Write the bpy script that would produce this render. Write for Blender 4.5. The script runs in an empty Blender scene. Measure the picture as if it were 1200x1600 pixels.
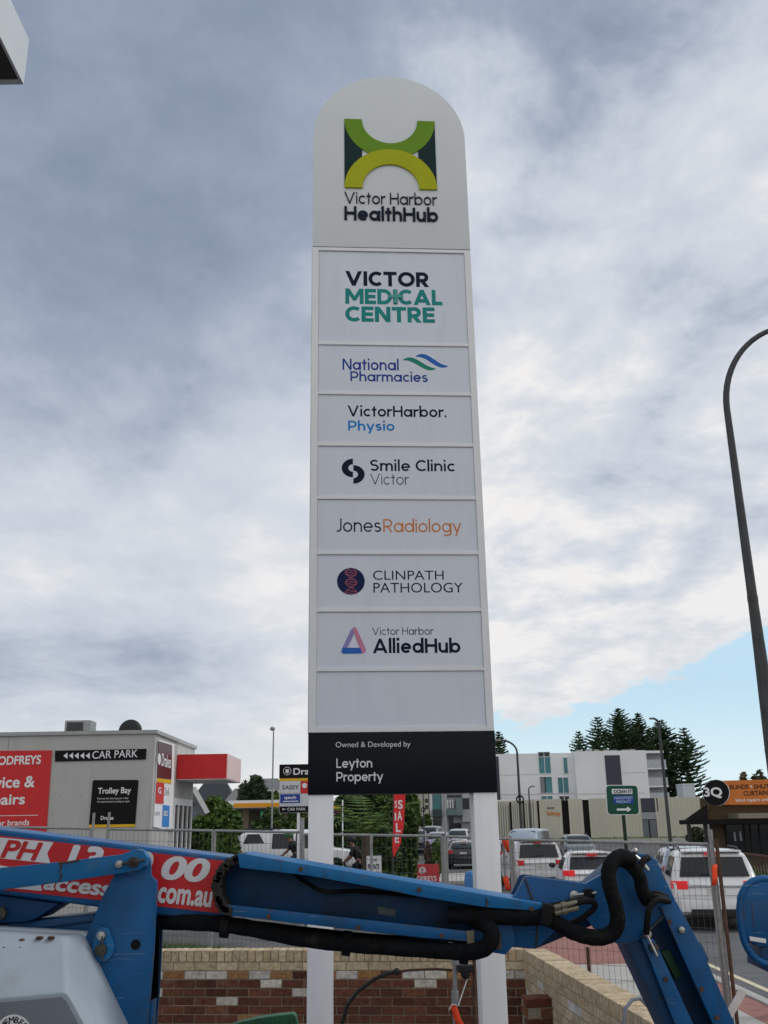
import bpy, bmesh, math, random
from mathutils import Vector, Matrix
from math import radians, sin, cos, pi, atan2, sqrt, exp
S = bpy.context.scene
COL = S.collection
R = random.Random(7)

# ---------------------------------------------------------------- camera
F = 1513.0; TILT = radians(17.94); ROLL = radians(0.945)
C = Vector((0, 0, 2.35))
FW = Vector((0, cos(TILT), sin(TILT))); U0 = Vector((0, -sin(TILT), cos(TILT))); R0 = Vector((1, 0, 0))
RT = R0*cos(ROLL) - U0*sin(ROLL); UP = U0*cos(ROLL) + R0*sin(ROLL)
cd = bpy.data.cameras.new('camera'); cam = bpy.data.objects.new('camera', cd); COL.objects.link(cam)
cd.sensor_fit = 'VERTICAL'; cd.sensor_height = 36; cd.lens = 36*F/1600
cd.clip_start = .05; cd.clip_end = 5000
m3 = Matrix((RT, UP, -FW)).transposed()
cam.matrix_world = Matrix.Translation(C) @ m3.to_4x4()
S.camera = cam
S.view_settings.view_transform = 'Standard'; S.view_settings.look = 'None'
S.view_settings.exposure = 0.14; S.view_settings.gamma = 1

# ---------------------------------------------------------------- world
SUN_EL, SUN_AZ = radians(48), radians(75)       # azimuth from +Y towards +X
w = bpy.data.worlds.new('World'); S.world = w; w.use_nodes = True
nt = w.node_tree; nt.nodes.clear()
def nd(t, **kw):
    n = nt.nodes.new(t)
    for k, v in kw.items():
        if k[0] == 'i' and k[1:].isdigit():
            n.inputs[int(k[1:])].default_value = v
        else: setattr(n, k, v)
    return n
def lk(a, b, i=0, o=0): nt.links.new(a.outputs[o], b.inputs[i])
def mth(op, a, b=None, c=None, clamp=False):
    n = nd('ShaderNodeMath', operation=op); n.use_clamp = clamp
    for i, v in enumerate((a, b, c)):
        if v is None: continue
        if isinstance(v, (int, float)): n.inputs[i].default_value = v
        else: nt.links.new(v, n.inputs[i])
    return n.outputs[0]
def sstep(v, a, b):
    n = nd('ShaderNodeMapRange', interpolation_type='SMOOTHSTEP'); nt.links.new(v, n.inputs[0])
    n.inputs[1].default_value = a; n.inputs[2].default_value = b
    return n.outputs[0]
def mixc(f, a, b):
    n = nd('ShaderNodeMix', data_type='RGBA'); 
    if isinstance(f, (int, float)): n.inputs[0].default_value = f
    else: nt.links.new(f, n.inputs[0])
    for i, v in ((6, a), (7, b)):
        if isinstance(v, tuple): n.inputs[i].default_value = (*v, 1)
        else: nt.links.new(v, n.inputs[i])
    return n.outputs[2]
tc = nd('ShaderNodeTexCoord'); sx = nd('ShaderNodeSeparateXYZ'); lk(tc, sx)
X, Y, Z = sx.outputs
el = mth('ARCSINE', mth('MAXIMUM', mth('MINIMUM', Z, .999), -.999))
az = mth('ARCTAN2', X, Y)
zz = mth('ADD', mth('MAXIMUM', Z, 0.0), .22)
cb = nd('ShaderNodeCombineXYZ'); nt.links.new(mth('DIVIDE', X, zz), cb.inputs[0]); nt.links.new(mth('DIVIDE', Y, zz), cb.inputs[1])
def noise(sc, det, rough, dist, off=(0, 0, 0), stretch=(1, 1, 1)):
    mp = nd('ShaderNodeMapping'); mp.inputs[1].default_value = off; mp.inputs[3].default_value = stretch; lk(cb, mp)
    n = nd('ShaderNodeTexNoise'); n.inputs['Scale'].default_value = sc; n.inputs['Detail'].default_value = det
    n.inputs['Roughness'].default_value = rough; n.inputs['Distortion'].default_value = dist; lk(mp, n); return n.outputs[0]
n1 = noise(1.7, 10, .6, .2, (3.1, 1.7, 0), (1.05, .95, 1))
n2 = noise(4.8, 9, .6, .2, (1.3, 9.2, 0), (1.1, .95, 1))
n3 = noise(.55, 3, .5, .1, (5.5, 2.0, 0))
lum = mth('ADD', .30, mth('MULTIPLY', sstep(az, -.28, .20), .33))
lum = mth('ADD', lum, mth('MULTIPLY', sstep(el, .66, .14), mth('SUBTRACT', .40, mth('MULTIPLY', sstep(az, -.05, .2), .14))))
lum = mth('ADD', lum, mth('MULTIPLY', mth('SUBTRACT', n1, .5), 1.15))
lum = mth('ADD', lum, mth('MULTIPLY', mth('SUBTRACT', n2, .5), mth('ADD', .40, mth('MULTIPLY', sstep(az, -.15, .12), .88))))
lum = mth('ADD', lum, mth('MULTIPLY', mth('SUBTRACT', n3, .5), .35))
lum = mth('SUBTRACT', lum, mth('MULTIPLY', sstep(el, .50, .80), mth('SUBTRACT', .11, mth('MULTIPLY', sstep(Y, .25, -.5), .11))))
# sky overhead and behind the camera is brightened to light the sign face
nb = noise(1.9, 7, .55, .3, (7.7, 3.3, 0), (.35, 1.3, 1))
band = mth('MULTIPLY', sstep(mth('ABSOLUTE', mth('SUBTRACT', el, mth('ADD', .145, mth('MULTIPLY', mth('SUBTRACT', nb, .5), .10)))), .055, .012), sstep(az, -.10, -.24))
glow = mth('MULTIPLY', sstep(mth('ABSOLUTE', mth('SUBTRACT', el, .235)), .07, .0), sstep(az, .05, -.15))
lum = mth('ADD', lum, mth('MULTIPLY', glow, .16))
lum = mth('SUBTRACT', lum, mth('MULTIPLY', band, .20))
back = sstep(Y, .25, -.5)
lum = mth('ADD', lum, mth('MULTIPLY', back, .48))
rmp = nd('ShaderNodeValToRGB'); nt.links.new(lum, rmp.inputs[0])
e = rmp.color_ramp.elements
e[0].position = 0.08; e[0].color = (.205, .255, .345, 1); e[1].position = 1.0; e[1].color = (.80, .79, .785, 1)
for p, c in ((.34, (.315, .368, .462)), (.6, (.515, .56, .64)), (.8, (.62, .655, .705))):
    q = e.new(p); q.color = (*c, 1)
cloud = rmp.outputs[0]
cloud = mixc(mth('MULTIPLY', sstep(el, .13, .0), .75), cloud, (.80, .815, .78))
sky = nd('ShaderNodeTexSky'); sky.sky_type = 'NISHITA'; sky.sun_disc = False; sky.sun_elevation = SUN_EL; sky.sun_rotation = SUN_AZ
sky.dust_density = .6; sky.ozone_density = 1.6
sm = nd('ShaderNodeVectorMath', operation='SCALE'); lk(sky, sm); sm.inputs[3].default_value = 0.085
bl = mth('ADD', mth('MULTIPLY', mth('MAXIMUM', mth('SUBTRACT', az, .17), 0.0), .36), .106)
bl = mth('ADD', bl, mth('MULTIPLY', mth('SUBTRACT', n2, .5), .10))
bl = mth('ADD', bl, mth('MULTIPLY', mth('SUBTRACT', n1, .5), .06))
clear = mth('MULTIPLY', sstep(mth('SUBTRACT', bl, el), -.003, .011), sstep(az, .02, .10))
clear = mth('MULTIPLY', clear, sstep(az, 1.3, .9))
rim = mth('MULTIPLY', sstep(mth('SUBTRACT', bl, el), -.09, -.0), sstep(az, .02, .10))
cloud = mixc(mth('MULTIPLY', rim, .35), cloud, (.74, .75, .755))
blue = mixc(.8, sm.outputs[0], (.50, .73, .88))
blue = mixc(sstep(el, .13, .01), blue, (.68, .83, .88))
fin = mixc(mth('MULTIPLY', clear, .93), cloud, blue)
bg = nd('ShaderNodeBackground'); nt.links.new(fin, bg.inputs[0]); bg.inputs[1].default_value = 1.0
out = nd('ShaderNodeOutputWorld'); lk(bg, out)

sd = bpy.data.lights.new('sun', 'SUN'); sd.energy = 1.1; sd.angle = radians(16); sd.color = (1, .96, .9)
so = bpy.data.objects.new('sun', sd); COL.objects.link(so)
sv = Vector((sin(SUN_AZ)*cos(SUN_EL), cos(SUN_AZ)*cos(SUN_EL), sin(SUN_EL)))
so.rotation_euler = sv.to_track_quat('Z', 'Y').to_euler(); so.location = (20, 5, 30)

# ---------------------------------------------------------------- helpers
def ray(px, py): return FW + RT*((px-600)/F) - UP*((py-800)/F)
def at(px, py, D):
    d = ray(px, py); return C + d*((D-C.y)/d.y)
def on_z(px, py, z):
    d = ray(px, py); return C + d*((z-C.z)/d.z)
class Plane:
    def __init__(s, o, yaw=0.0):
        s.o = Vector(o); s.ux = Vector((cos(yaw), sin(yaw), 0)); s.n = Vector((sin(yaw), -cos(yaw), 0))
    def uv(s, px, py):
        d = ray(px, py); t = (s.o-C).dot(s.n)/d.dot(s.n); p = C+d*t-s.o
        return p.dot(s.ux), p.z
    def pt(s, u, v, off=0.0): return s.o + s.ux*u + Vector((0, 0, v)) + s.n*off
    def px(s, px, py, off=0.0): return s.pt(*s.uv(px, py), off)

def lin(c):
    c = c/255; return c/12.92 if c < .04045 else ((c+.055)/1.055)**2.4
def srgb(r, g, b): return (lin(r), lin(g), lin(b))

MATS = {}
def mat(name, col, rough=.6, metal=0.0, var=.12, scale=6.0, bump=0.0, bscale=40.0, vcol=False, dirt=None, dscale=3.0, dlo=.55, dhi=.75, emit=0.0, coat=0.0, spec=.3, wear=False, stretch=(1, 1, 1)):
    if name in MATS: return MATS[name]
    m = bpy.data.materials.new(name); m.use_nodes = True; t = m.node_tree; N = t.nodes; L = t.links
    b = N['Principled BSDF']; b.inputs['Roughness'].default_value = rough; b.inputs['Specular IOR Level'].default_value = .12 if name.startswith(('ink_', 'logo_', 'sign_black', 'black_sign')) else spec; b.inputs['Metallic'].default_value = metal
    if coat: b.inputs['Coat Weight'].default_value = coat; b.inputs['Coat Roughness'].default_value = .12
    tcn = N.new('ShaderNodeTexCoord'); mp = N.new('ShaderNodeMapping'); L.new(tcn.outputs['Object'], mp.inputs[0]); mp.inputs[3].default_value = stretch
    n = N.new('ShaderNodeTexNoise'); n.inputs['Scale'].default_value = scale; n.inputs['Detail'].default_value = 6; L.new(mp.outputs[0], n.inputs[0])
    mr = N.new('ShaderNodeMapRange'); L.new(n.outputs[0], mr.inputs[0]); mr.inputs[1].default_value = .25; mr.inputs[2].default_value = .75
    mr.inputs[3].default_value = 1-var; mr.inputs[4].default_value = 1+var
    sc = N.new('ShaderNodeVectorMath'); sc.operation = 'SCALE'; L.new(mr.outputs[0], sc.inputs[3])
    if vcol:
        at_ = N.new('ShaderNodeAttribute'); at_.attribute_name = 'Col'; L.new(at_.outputs[0], sc.inputs[0])
    else: sc.inputs[0].default_value = col
    o = sc.outputs[0]
    if dirt:
        n2_ = N.new('ShaderNodeTexNoise'); n2_.inputs['Scale'].default_value = dscale; n2_.inputs['Detail'].default_value = 10; n2_.inputs['Roughness'].default_value = .65
        L.new(mp.outputs[0], n2_.inputs[0])
        m2 = N.new('ShaderNodeMapRange'); L.new(n2_.outputs[0], m2.inputs[0]); m2.inputs[1].default_value = dlo; m2.inputs[2].default_value = dhi
        mx = N.new('ShaderNodeMix'); mx.data_type = 'RGBA'; L.new(m2.outputs[0], mx.inputs[0]); L.new(o, mx.inputs[6]); mx.inputs[7].default_value = (*dirt, 1); o = mx.outputs[2]
    L.new(o, b.inputs['Base Color'])
    if emit:
        b.inputs['Emission Strength'].default_value = emit; b.inputs['Emission Color'].default_value = (*col, 1)
    if bump:
        n3_ = N.new('ShaderNodeTexNoise'); n3_.inputs['Scale'].default_value = bscale; n3_.inputs['Detail'].default_value = 4; L.new(mp.outputs[0], n3_.inputs[0])
        bp = N.new('ShaderNodeBump'); bp.inputs['Strength'].default_value = bump; bp.inputs['Distance'].default_value = .02; L.new(n3_.outputs[0], bp.inputs['Height']); L.new(bp.outputs[0], b.inputs['Normal'])
    if wear:
        bv = N.new('ShaderNodeBevel'); bv.samples = 4; bv.inputs[0].default_value = .016
        ge = N.new('ShaderNodeNewGeometry'); dt_ = N.new('ShaderNodeVectorMath'); dt_.operation = 'DOT_PRODUCT'; L.new(bv.outputs[0], dt_.inputs[0]); L.new(ge.outputs['Normal'], dt_.inputs[1])
        nw = N.new('ShaderNodeTexNoise'); nw.inputs['Scale'].default_value = 14; nw.inputs['Detail'].default_value = 8; L.new(mp.outputs[0], nw.inputs[0])
        a1 = N.new('ShaderNodeMapRange'); L.new(dt_.outputs['Value'], a1.inputs[0]); a1.inputs[1].default_value = .995; a1.inputs[2].default_value = .94
        a2 = N.new('ShaderNodeMapRange'); L.new(nw.outputs[0], a2.inputs[0]); a2.inputs[1].default_value = .52; a2.inputs[2].default_value = .60
        mu = N.new('ShaderNodeMath'); mu.operation = 'MULTIPLY'; L.new(a1.outputs[0], mu.inputs[0]); L.new(a2.outputs[0], mu.inputs[1])
        # thin streaks of grime running down
        ms = N.new('ShaderNodeMapping'); ms.inputs[3].default_value = (9, 9, .9); L.new(tcn.outputs['Object'], ms.inputs[0])
        ns = N.new('ShaderNodeTexNoise'); ns.inputs['Scale'].default_value = 3; ns.inputs['Detail'].default_value = 6; L.new(ms.outputs[0], ns.inputs[0])
        a3 = N.new('ShaderNodeMapRange'); L.new(ns.outputs[0], a3.inputs[0]); a3.inputs[1].default_value = .58; a3.inputs[2].default_value = .78; a3.inputs[4].default_value = .75
        mxs = N.new('ShaderNodeMix'); mxs.data_type = 'RGBA'; L.new(a3.outputs[0], mxs.inputs[0]); L.new(o, mxs.inputs[6]); mxs.inputs[7].default_value = (.03, .045, .06, 1)
        mq = N.new('ShaderNodeMapping'); mq.inputs[3].default_value = (3, 20, 55); mq.inputs[2].default_value = (0, .14, 0); L.new(tcn.outputs['Object'], mq.inputs[0])
        nq = N.new('ShaderNodeTexNoise'); nq.inputs['Scale'].default_value = 2; nq.inputs['Detail'].default_value = 3; L.new(mq.outputs[0], nq.inputs[0])
        a4 = N.new('ShaderNodeMapRange'); L.new(nq.outputs[0], a4.inputs[0]); a4.inputs[1].default_value = .665; a4.inputs[2].default_value = .71; a4.inputs[4].default_value = .55
        mxq = N.new('ShaderNodeMix'); mxq.data_type = 'RGBA'; L.new(a4.outputs[0], mxq.inputs[0]); L.new(mxs.outputs[2], mxq.inputs[6]); mxq.inputs[7].default_value = (.16, .24, .32, 1); mxs = mxq
        mxw = N.new('ShaderNodeMix'); mxw.data_type = 'RGBA'; L.new(mu.outputs[0], mxw.inputs[0]); L.new(mxs.outputs[2], mxw.inputs[6]); mxw.inputs[7].default_value = (.075, .06, .05, 1); L.new(mxw.outputs[2], b.inputs['Base Color'])
    MATS[name] = m; return m

WM = {}
def thing(name, label, cat, loc=(0, 0, 0), rz=0.0, group=None):
    o = bpy.data.objects.new(name, None); COL.objects.link(o); o.empty_display_size = .2
    o.location = loc; o.rotation_euler = (0, 0, rz)
    WM[o.name] = Matrix.Translation(Vector(loc)) @ Matrix.Rotation(rz, 4, 'Z')
    o['label'] = label; o['category'] = cat
    if group: o['group'] = group
    return o
def tag(o, label, cat, group=None):
    o['label'] = label; o['category'] = cat
    if group: o['group'] = group
    return o
def copy_thing(o, loc, rz, label):
    c = o.copy(); COL.objects.link(c); c.location = loc; c.rotation_euler = (0, 0, rz); c['label'] = label
    WM[c.name] = Matrix.Translation(Vector(loc)) @ Matrix.Rotation(rz, 4, 'Z')
    for ch in list(o.children):
        d = ch.copy(); COL.objects.link(d); d.parent = c
        for g in list(ch.children):
            h = g.copy(); COL.objects.link(h); h.parent = d
    return c

class MB:
    def __init__(s): s.v = []; s.f = []; s.c = []; s.mi = []; s.col = None; s.m = 0
    def add(s, vs, fs):
        b = len(s.v); s.v += [Vector(p) for p in vs]
        for f in fs: s.f.append([b+i for i in f]); s.c.append(s.col); s.mi.append(s.m)
        return s
    def quad(s, a, b, c, d): return s.add([a, b, c, d], [(0, 1, 2, 3)])
    def box(s, c, size, M=None):
        c = Vector(c); h = Vector(size)/2; vs = []
        for x in (-1, 1):
            for y in (-1, 1):
                for z in (-1, 1):
                    p = Vector((x*h.x, y*h.y, z*h.z)); p = (M @ p if M else p)+c; vs.append(p)
        return s.add(vs, [(0, 1, 3, 2), (4, 6, 7, 5), (0, 4, 5, 1), (2, 3, 7, 6), (0, 2, 6, 4), (1, 5, 7, 3)])
    def slab(s, a, b): 
        a = Vector(a); b = Vector(b); return s.box((a+b)/2, b-a)
    def obox(s, pl, u0, u1, v0, v1, o0, o1):
        vs = [pl.pt(u, v, o) for u in (u0, u1) for o in (o0, o1) for v in (v0, v1)]
        return s.add(vs, [(0, 1, 3, 2), (4, 6, 7, 5), (0, 4, 5, 1), (2, 3, 7, 6), (0, 2, 6, 4), (1, 5, 7, 3)])
    def prism(s, front, dv):
        dv = Vector(dv); n = len(front); vs = [Vector(p) for p in front]+[Vector(p)+dv for p in front]
        fs = [list(range(n)), list(range(2*n-1, n-1, -1))]+[(i, i+n, (i+1) % n+n, (i+1) % n) for i in range(n)]
        return s.add(vs, fs)
    def tube(s, pts, r, n=8, cap=True):
        pts = [Vector(p) for p in pts]; k = len(pts); rs = r if isinstance(r, (list, tuple)) else [r]*k
        vs = []; up = None
        for i, p in enumerate(pts):
            t = (pts[min(i+1, k-1)]-pts[max(i-1, 0)]).normalized()
            if up is None: up = Vector((0, 0, 1)) if abs(t.z) < .9 else Vector((1, 0, 0))
            a = t.cross(up)
            if a.length < 1e-4: a = t.cross(Vector((0, 1, 0)))
            a.normalize(); b = a.cross(t).normalized(); up = b
            for j in range(n):
                q = 2*pi*j/n; vs.append(p+a*(cos(q)*rs[i])+b*(sin(q)*rs[i]))
        fs = []
        for i in range(k-1):
            for j in range(n): fs.append((i*n+j, i*n+(j+1) % n, (i+1)*n+(j+1) % n, (i+1)*n+j))
        if cap: fs += [list(range(n-1, -1, -1)), list(range((k-1)*n, k*n))]
        return s.add(vs, fs)
    def cyl(s, a, b, r, n=16): return s.tube([a, b], r, n)
    def ell(s, c, rad, n=12, m=8):
        c = Vector(c); vs = []; fs = []
        for i in range(m+1):
            th = pi*i/m
            for j in range(n):
                ph = 2*pi*j/n; vs.append(c+Vector((rad[0]*sin(th)*cos(ph), rad[1]*sin(th)*sin(ph), rad[2]*cos(th))))
        for i in range(m):
            for j in range(n): fs.append((i*n+j, (i+1)*n+j, (i+1)*n+(j+1) % n, i*n+(j+1) % n))
        return s.add(vs, fs)
    def build(s, name, mats, parent=None, local=False, bevel=0.0, smooth=False, kind=None, seg=2, angle=35):
        me = bpy.data.meshes.new(name)
        vs = s.v
        if parent is not None and not local:
            root = parent if parent.parent is None else parent.parent
            Mi = WM[root.name].inverted(); vs = [Mi @ p for p in vs]
        me.from_pydata([tuple(p) for p in vs], [], s.f)
        if not isinstance(mats, (list, tuple)): mats = [mats]
        for m_ in mats: me.materials.append(m_)
        if len(mats) > 1: me.polygons.foreach_set('material_index', s.mi)
        if any(c is not None for c in s.c):
            ca = me.color_attributes.new('Col', 'FLOAT_COLOR', 'CORNER'); buf = []
            for f, c in zip(s.f, s.c): buf += [*(c or (.5, .5, .5)), 1]*len(f)
            ca.data.foreach_set('color', buf)
        b = bmesh.new(); b.from_mesh(me)
        bmesh.ops.recalc_face_normals(b, faces=b.faces)
        if bevel: 
            es = [e_ for e_ in b.edges if len(e_.link_faces) == 2 and e_.calc_face_angle(0) > radians(25)]
            bmesh.ops.bevel(b, geom=es, offset=bevel, segments=seg, profile=.6, affect='EDGES', clamp_overlap=True)
        b.to_mesh(me); b.free()
        if smooth or bevel:
            me.polygons.foreach_set('use_smooth', [True]*len(me.polygons)); me.set_sharp_from_angle(angle=radians(angle))
        me.update()
        o = bpy.data.objects.new(name, me); COL.objects.link(o)
        if parent is not None: o.parent = parent
        if kind: o['kind'] = kind
        return o

TXT = {}
def glyphs(body, bold=0.0, shear=0.0, depth=0.0, space=1.0):
    c = bpy.data.curves.new('lettering_curve', 'FONT'); c.body = body; c.shear = shear; c.offset = min(bold, 0); c.space_character = space; c.extrude = depth; c.resolution_u = 6
    o = bpy.data.objects.new('lettering_curve', c); me = bpy.data.meshes.new_from_object(o)
    vs = [tuple(v.co) for v in me.vertices]; fs = [tuple(p.vertices) for p in me.polygons]
    bpy.data.objects.remove(o); bpy.data.meshes.remove(me); bpy.data.curves.remove(c)
    if bold > 0:                                    # a heavier cut: the outline swept round a small circle
        V = []; G = []; n = 8 if bold > .012 else 4
        for k in range(n):
            b0 = len(V); a = 2*pi*(k+.5)/n; dx, dy = bold*cos(a), bold*sin(a)
            V += [(x+dx, y+dy, z+.0008*k) for x, y, z in vs]; G += [tuple(i+b0 for i in f) for f in fs]
        vs, fs = V, G
    return vs, fs
def text(mb, pl, body, L, T, Rr, B, off=.004, bold=0.0, shear=0.0, depth=0.0, space=1.0, tilt=None, uvrect=None):
    """letters fitted to the ink rectangle L,T,R,B (photo pixels seen on plane pl)"""
    vs, fs = glyphs(body, bold, shear, depth, space)
    x0 = min(v[0] for v in vs); x1 = max(v[0] for v in vs); y0 = min(v[1] for v in vs); y1 = max(v[1] for v in vs); z0 = min(v[2] for v in vs)
    if uvrect: u0, v1, u1, v0 = uvrect
    else:
        u0 = pl.uv(L, (T+B)/2)[0]; u1 = pl.uv(Rr, (T+B)/2)[0]; v1 = pl.uv((L+Rr)/2, T)[1]; v0 = pl.uv((L+Rr)/2, B)[1]
    P = []
    for x, y, z in vs:
        a = (x-x0)/(x1-x0); b = (y-y0)/(y1-y0); u = u0+(u1-u0)*a; v = v0+(v1-v0)*b
        if tilt: v += (a-.5)*(u1-u0)*tilt
        P.append(pl.pt(u, v, off+(z-z0)*.35))
    mb.add(P, fs); return mb
def arc(cx, cy, rx, ry, a0, a1, n=22): return [(cx+rx*cos(radians(a0+(a1-a0)*i/n)), cy+ry*sin(radians(a0+(a1-a0)*i/n))) for i in range(n+1)]
def stroke_glyph(ch, w):
    """centre lines of a round geometric sans; returns strokes, width, clip range"""
    c = w/2; h = .7; x = .5; A = .74; S_ = []; lo, hi = 0.0, h
    def dia(p, q, e=.15):
        d = sqrt((q[0]-p[0])**2+(q[1]-p[1])**2); u = ((q[0]-p[0])/d*e, (q[1]-p[1])/d*e); return [(p[0]-u[0], p[1]-u[1]), (q[0]+u[0], q[1]+u[1])]
    k = c*1.12
    if ch == 'V': W = .66+w*.5; S_ = [dia((k, h), (W/2, c*.4)), dia((W-k, h), (W/2, c*.4))]; 
    elif ch == 'A': W = .66+w*.5; S_ = [dia((k, 0), (W/2, h-c*.4)), dia((W-k, 0), (W/2, h-c*.4)), [(W*.22, .19), (W*.78, .19)]]
    elif ch == 'I': W = w; S_ = [[(c, 0), (c, h)]]
    elif ch == 'C': r = .35-c; W = .35+r*.70+c*.72; S_ = [arc(.35, .35, r, r, 46, 314, 34)]
    elif ch == 'T': W = .50+w*.5; S_ = [[(0, h-c), (W, h-c)], [(W/2, 0), (W/2, h)]]
    elif ch == 'O': W = .74; r = .35-c; S_ = [arc(.37, .35, .37-c, r, 0, 360, 48)]
    elif ch in 'RP':
        W = .48+w*.5; yb = .30 if ch == 'R' else .27; ry = (h-c-yb)/2; rx = min(ry, W-c-.12); xm = W-c-rx-(.02 if ch == 'R' else 0)
        S_ = [[(c, 0), (c, h)], [(c, h-c), (xm, h-c)]+arc(xm, yb+ry, rx, ry, 90, -90)+[(c, yb)]]
        if ch == 'R': S_.append(dia((W*.45, yb), (W-k, 0), .06))
    elif ch == 'M': W = .66+w*.7; S_ = [[(c, 0), (c, h)], [(W-c, 0), (W-c, h)], dia((c, h), (W/2, .20), .03), dia((W-c, h), (W/2, .20), .03)]
    elif ch == 'E': W = .42+w*.4; S_ = [[(c, 0), (c, h)], [(c, h-c), (W, h-c)], [(c, h/2), (W*.94, h/2)], [(c, c), (W, c)]]
    elif ch == 'D': W = .56+w*.4; rx = min(.35-c, W-c-.1); S_ = [[(c, 0), (c, h)], [(c, h-c), (W-c-rx, h-c)]+arc(W-c-rx, .35, rx, .35-c, 90, -90, 30)+[(c, c)]]
    elif ch == 'L': W = .38+w*.4; S_ = [[(c, 0), (c, h)], [(c, c), (W, c)]]
    elif ch == 'N': W = .54+w*.5; S_ = [[(c, 0), (c, h)], [(W-c, 0), (W-c, h)], dia((c, h), (W-c, 0))]
    elif ch == 'H': W = .54+w*.5; S_ = [[(c, 0), (c, h)], [(W-c, 0), (W-c, h)], [(c, .36), (W-c, .36)]]
    elif ch == 'J': W = .34+w*.3; r = W/2-c*.4; S_ = [[(W-c, h), (W-c, .2)]+arc(W-c-r, .2, r, .2-c, 0, -110)]
    elif ch in 'Ss':
        hh = h if ch == 'S' else x; hi = hh; W = (.46 if ch == 'S' else .36)+w*.3; m_ = hh*.52; r1 = (hh-c-m_)/2; r2 = (m_-c)/2
        S_ = [arc(W/2, m_+r1, W/2-c-.01, r1, 30, 270, 26)+arc(W/2, c+r2, W/2-c, r2, 90, -150, 26)[1:]]
    else:
        lo, hi = -.22, A; r = .25-c; O = .5+w*.12; rx = O/2-c
        ring = arc(O/2, .25, rx, r, 0, 360, 40)
        if ch == 'o': W = O; S_ = [ring]
        elif ch == 'a': W = O+c*.5; S_ = [ring, [(W-c, 0), (W-c, x)]]
        elif ch == 'd': W = O+c*.5; S_ = [ring, [(W-c, 0), (W-c, A)]]
        elif ch in 'bp': W = O+c*.5; S_ = [[(q[0]+c*.5, q[1]) for q in ring], [(c, 0 if ch == 'b' else -.2), (c, A if ch == 'b' else x)]]
        elif ch == 'g': W = O+c*.5; S_ = [ring, [(W-c, x), (W-c, -.03)]+arc(W-c-rx, -.03, rx, .17-c, 0, -135)]
        elif ch == 'c': W = O*.86; S_ = [arc(O/2, .25, rx, r, 48, 312, 30)]
        elif ch == 'e': W = O; S_ = [arc(O/2, .25, rx, r, 0, 318, 34), [(c, .25), (O-c*.4, .25)]]
        elif ch in 'hn': W = .42+w*.4; rr = (W-w)/2; S_ = [[(c, 0), (c, A if ch == 'h' else x)], arc(W/2, x-c-min(rr, .2), rr, min(rr, .2), 180, 0)+[(W-c, 0)]]
        elif ch == 'm': W = .68+w*.5; q = (W-w)/4; S_ = [[(c, 0), (c, x)]]+[arc(c+q*(1+2*j), x-c-min(q, .18), q, min(q, .18), 180, 0)+[(c+q*(2+2*j), 0)] for j in (0, 1)]
        elif ch == 'u': W = .42+w*.4; rr = (W-w)/2; S_ = [[(W-c, 0), (W-c, x)], [(c, x)]+arc(W/2, c+min(rr, .2), rr, min(rr, .2), 180, 360)]
        elif ch == 'r': W = .24+w*.5; S_ = [[(c, 0), (c, x)], arc(W+.02, x-c-.16, W+.02-c, .16, 180, 88)]
        elif ch == 'i': W = w*1.16; S_ = [[(W/2, 0), (W/2, x)], [(W/2, .60), (W/2, .60+w*1.1)]]
        elif ch == 'l': W = w; S_ = [[(c, 0), (c, A)]]
        elif ch == 't': W = .26+w*.4; S_ = [[(W*.5, .66), (W*.5, 0)], [(0, x-c), (W, x-c)]]
        elif ch == 'y': W = .42+w*.6; lo = -.2; S_ = [[(k*.7-.03, x+.06), (W/2, .03)], [(W-k*.7+.03, x+.06), (W*.30, -.26)]]; hi = x
        elif ch == 'w': W = .70+w*.6; hi = x; lo = 0; S_ = [dia((k, x), (W*.28, 0)), dia((W*.5, x), (W*.28, 0)), dia((W*.5, x), (W*.72, 0)), dia((W-k, x), (W*.72, 0))]
        elif ch == 'v': W = .42+w*.6; hi = x; lo = 0; S_ = [dia((k, x), (W/2, 0)), dia((W-k, x), (W/2, 0))]
        elif ch == '.': W = w*1.1; S_ = [[(W/2, 0), (W/2, w*1.1)]]
        else: W = .24; S_ = []
    return S_, W, lo, hi
def clip_y(P, lim, sg):
    out = []
    for i in range(len(P)):
        a, b_ = P[i], P[(i+1) % len(P)]; da, db = sg*(a[1]-lim), sg*(b_[1]-lim)
        if da <= 0: out.append(a)
        if da*db < 0: t = da/(da-db); out.append((a[0]+(b_[0]-a[0])*t, lim))
    return out
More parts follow.
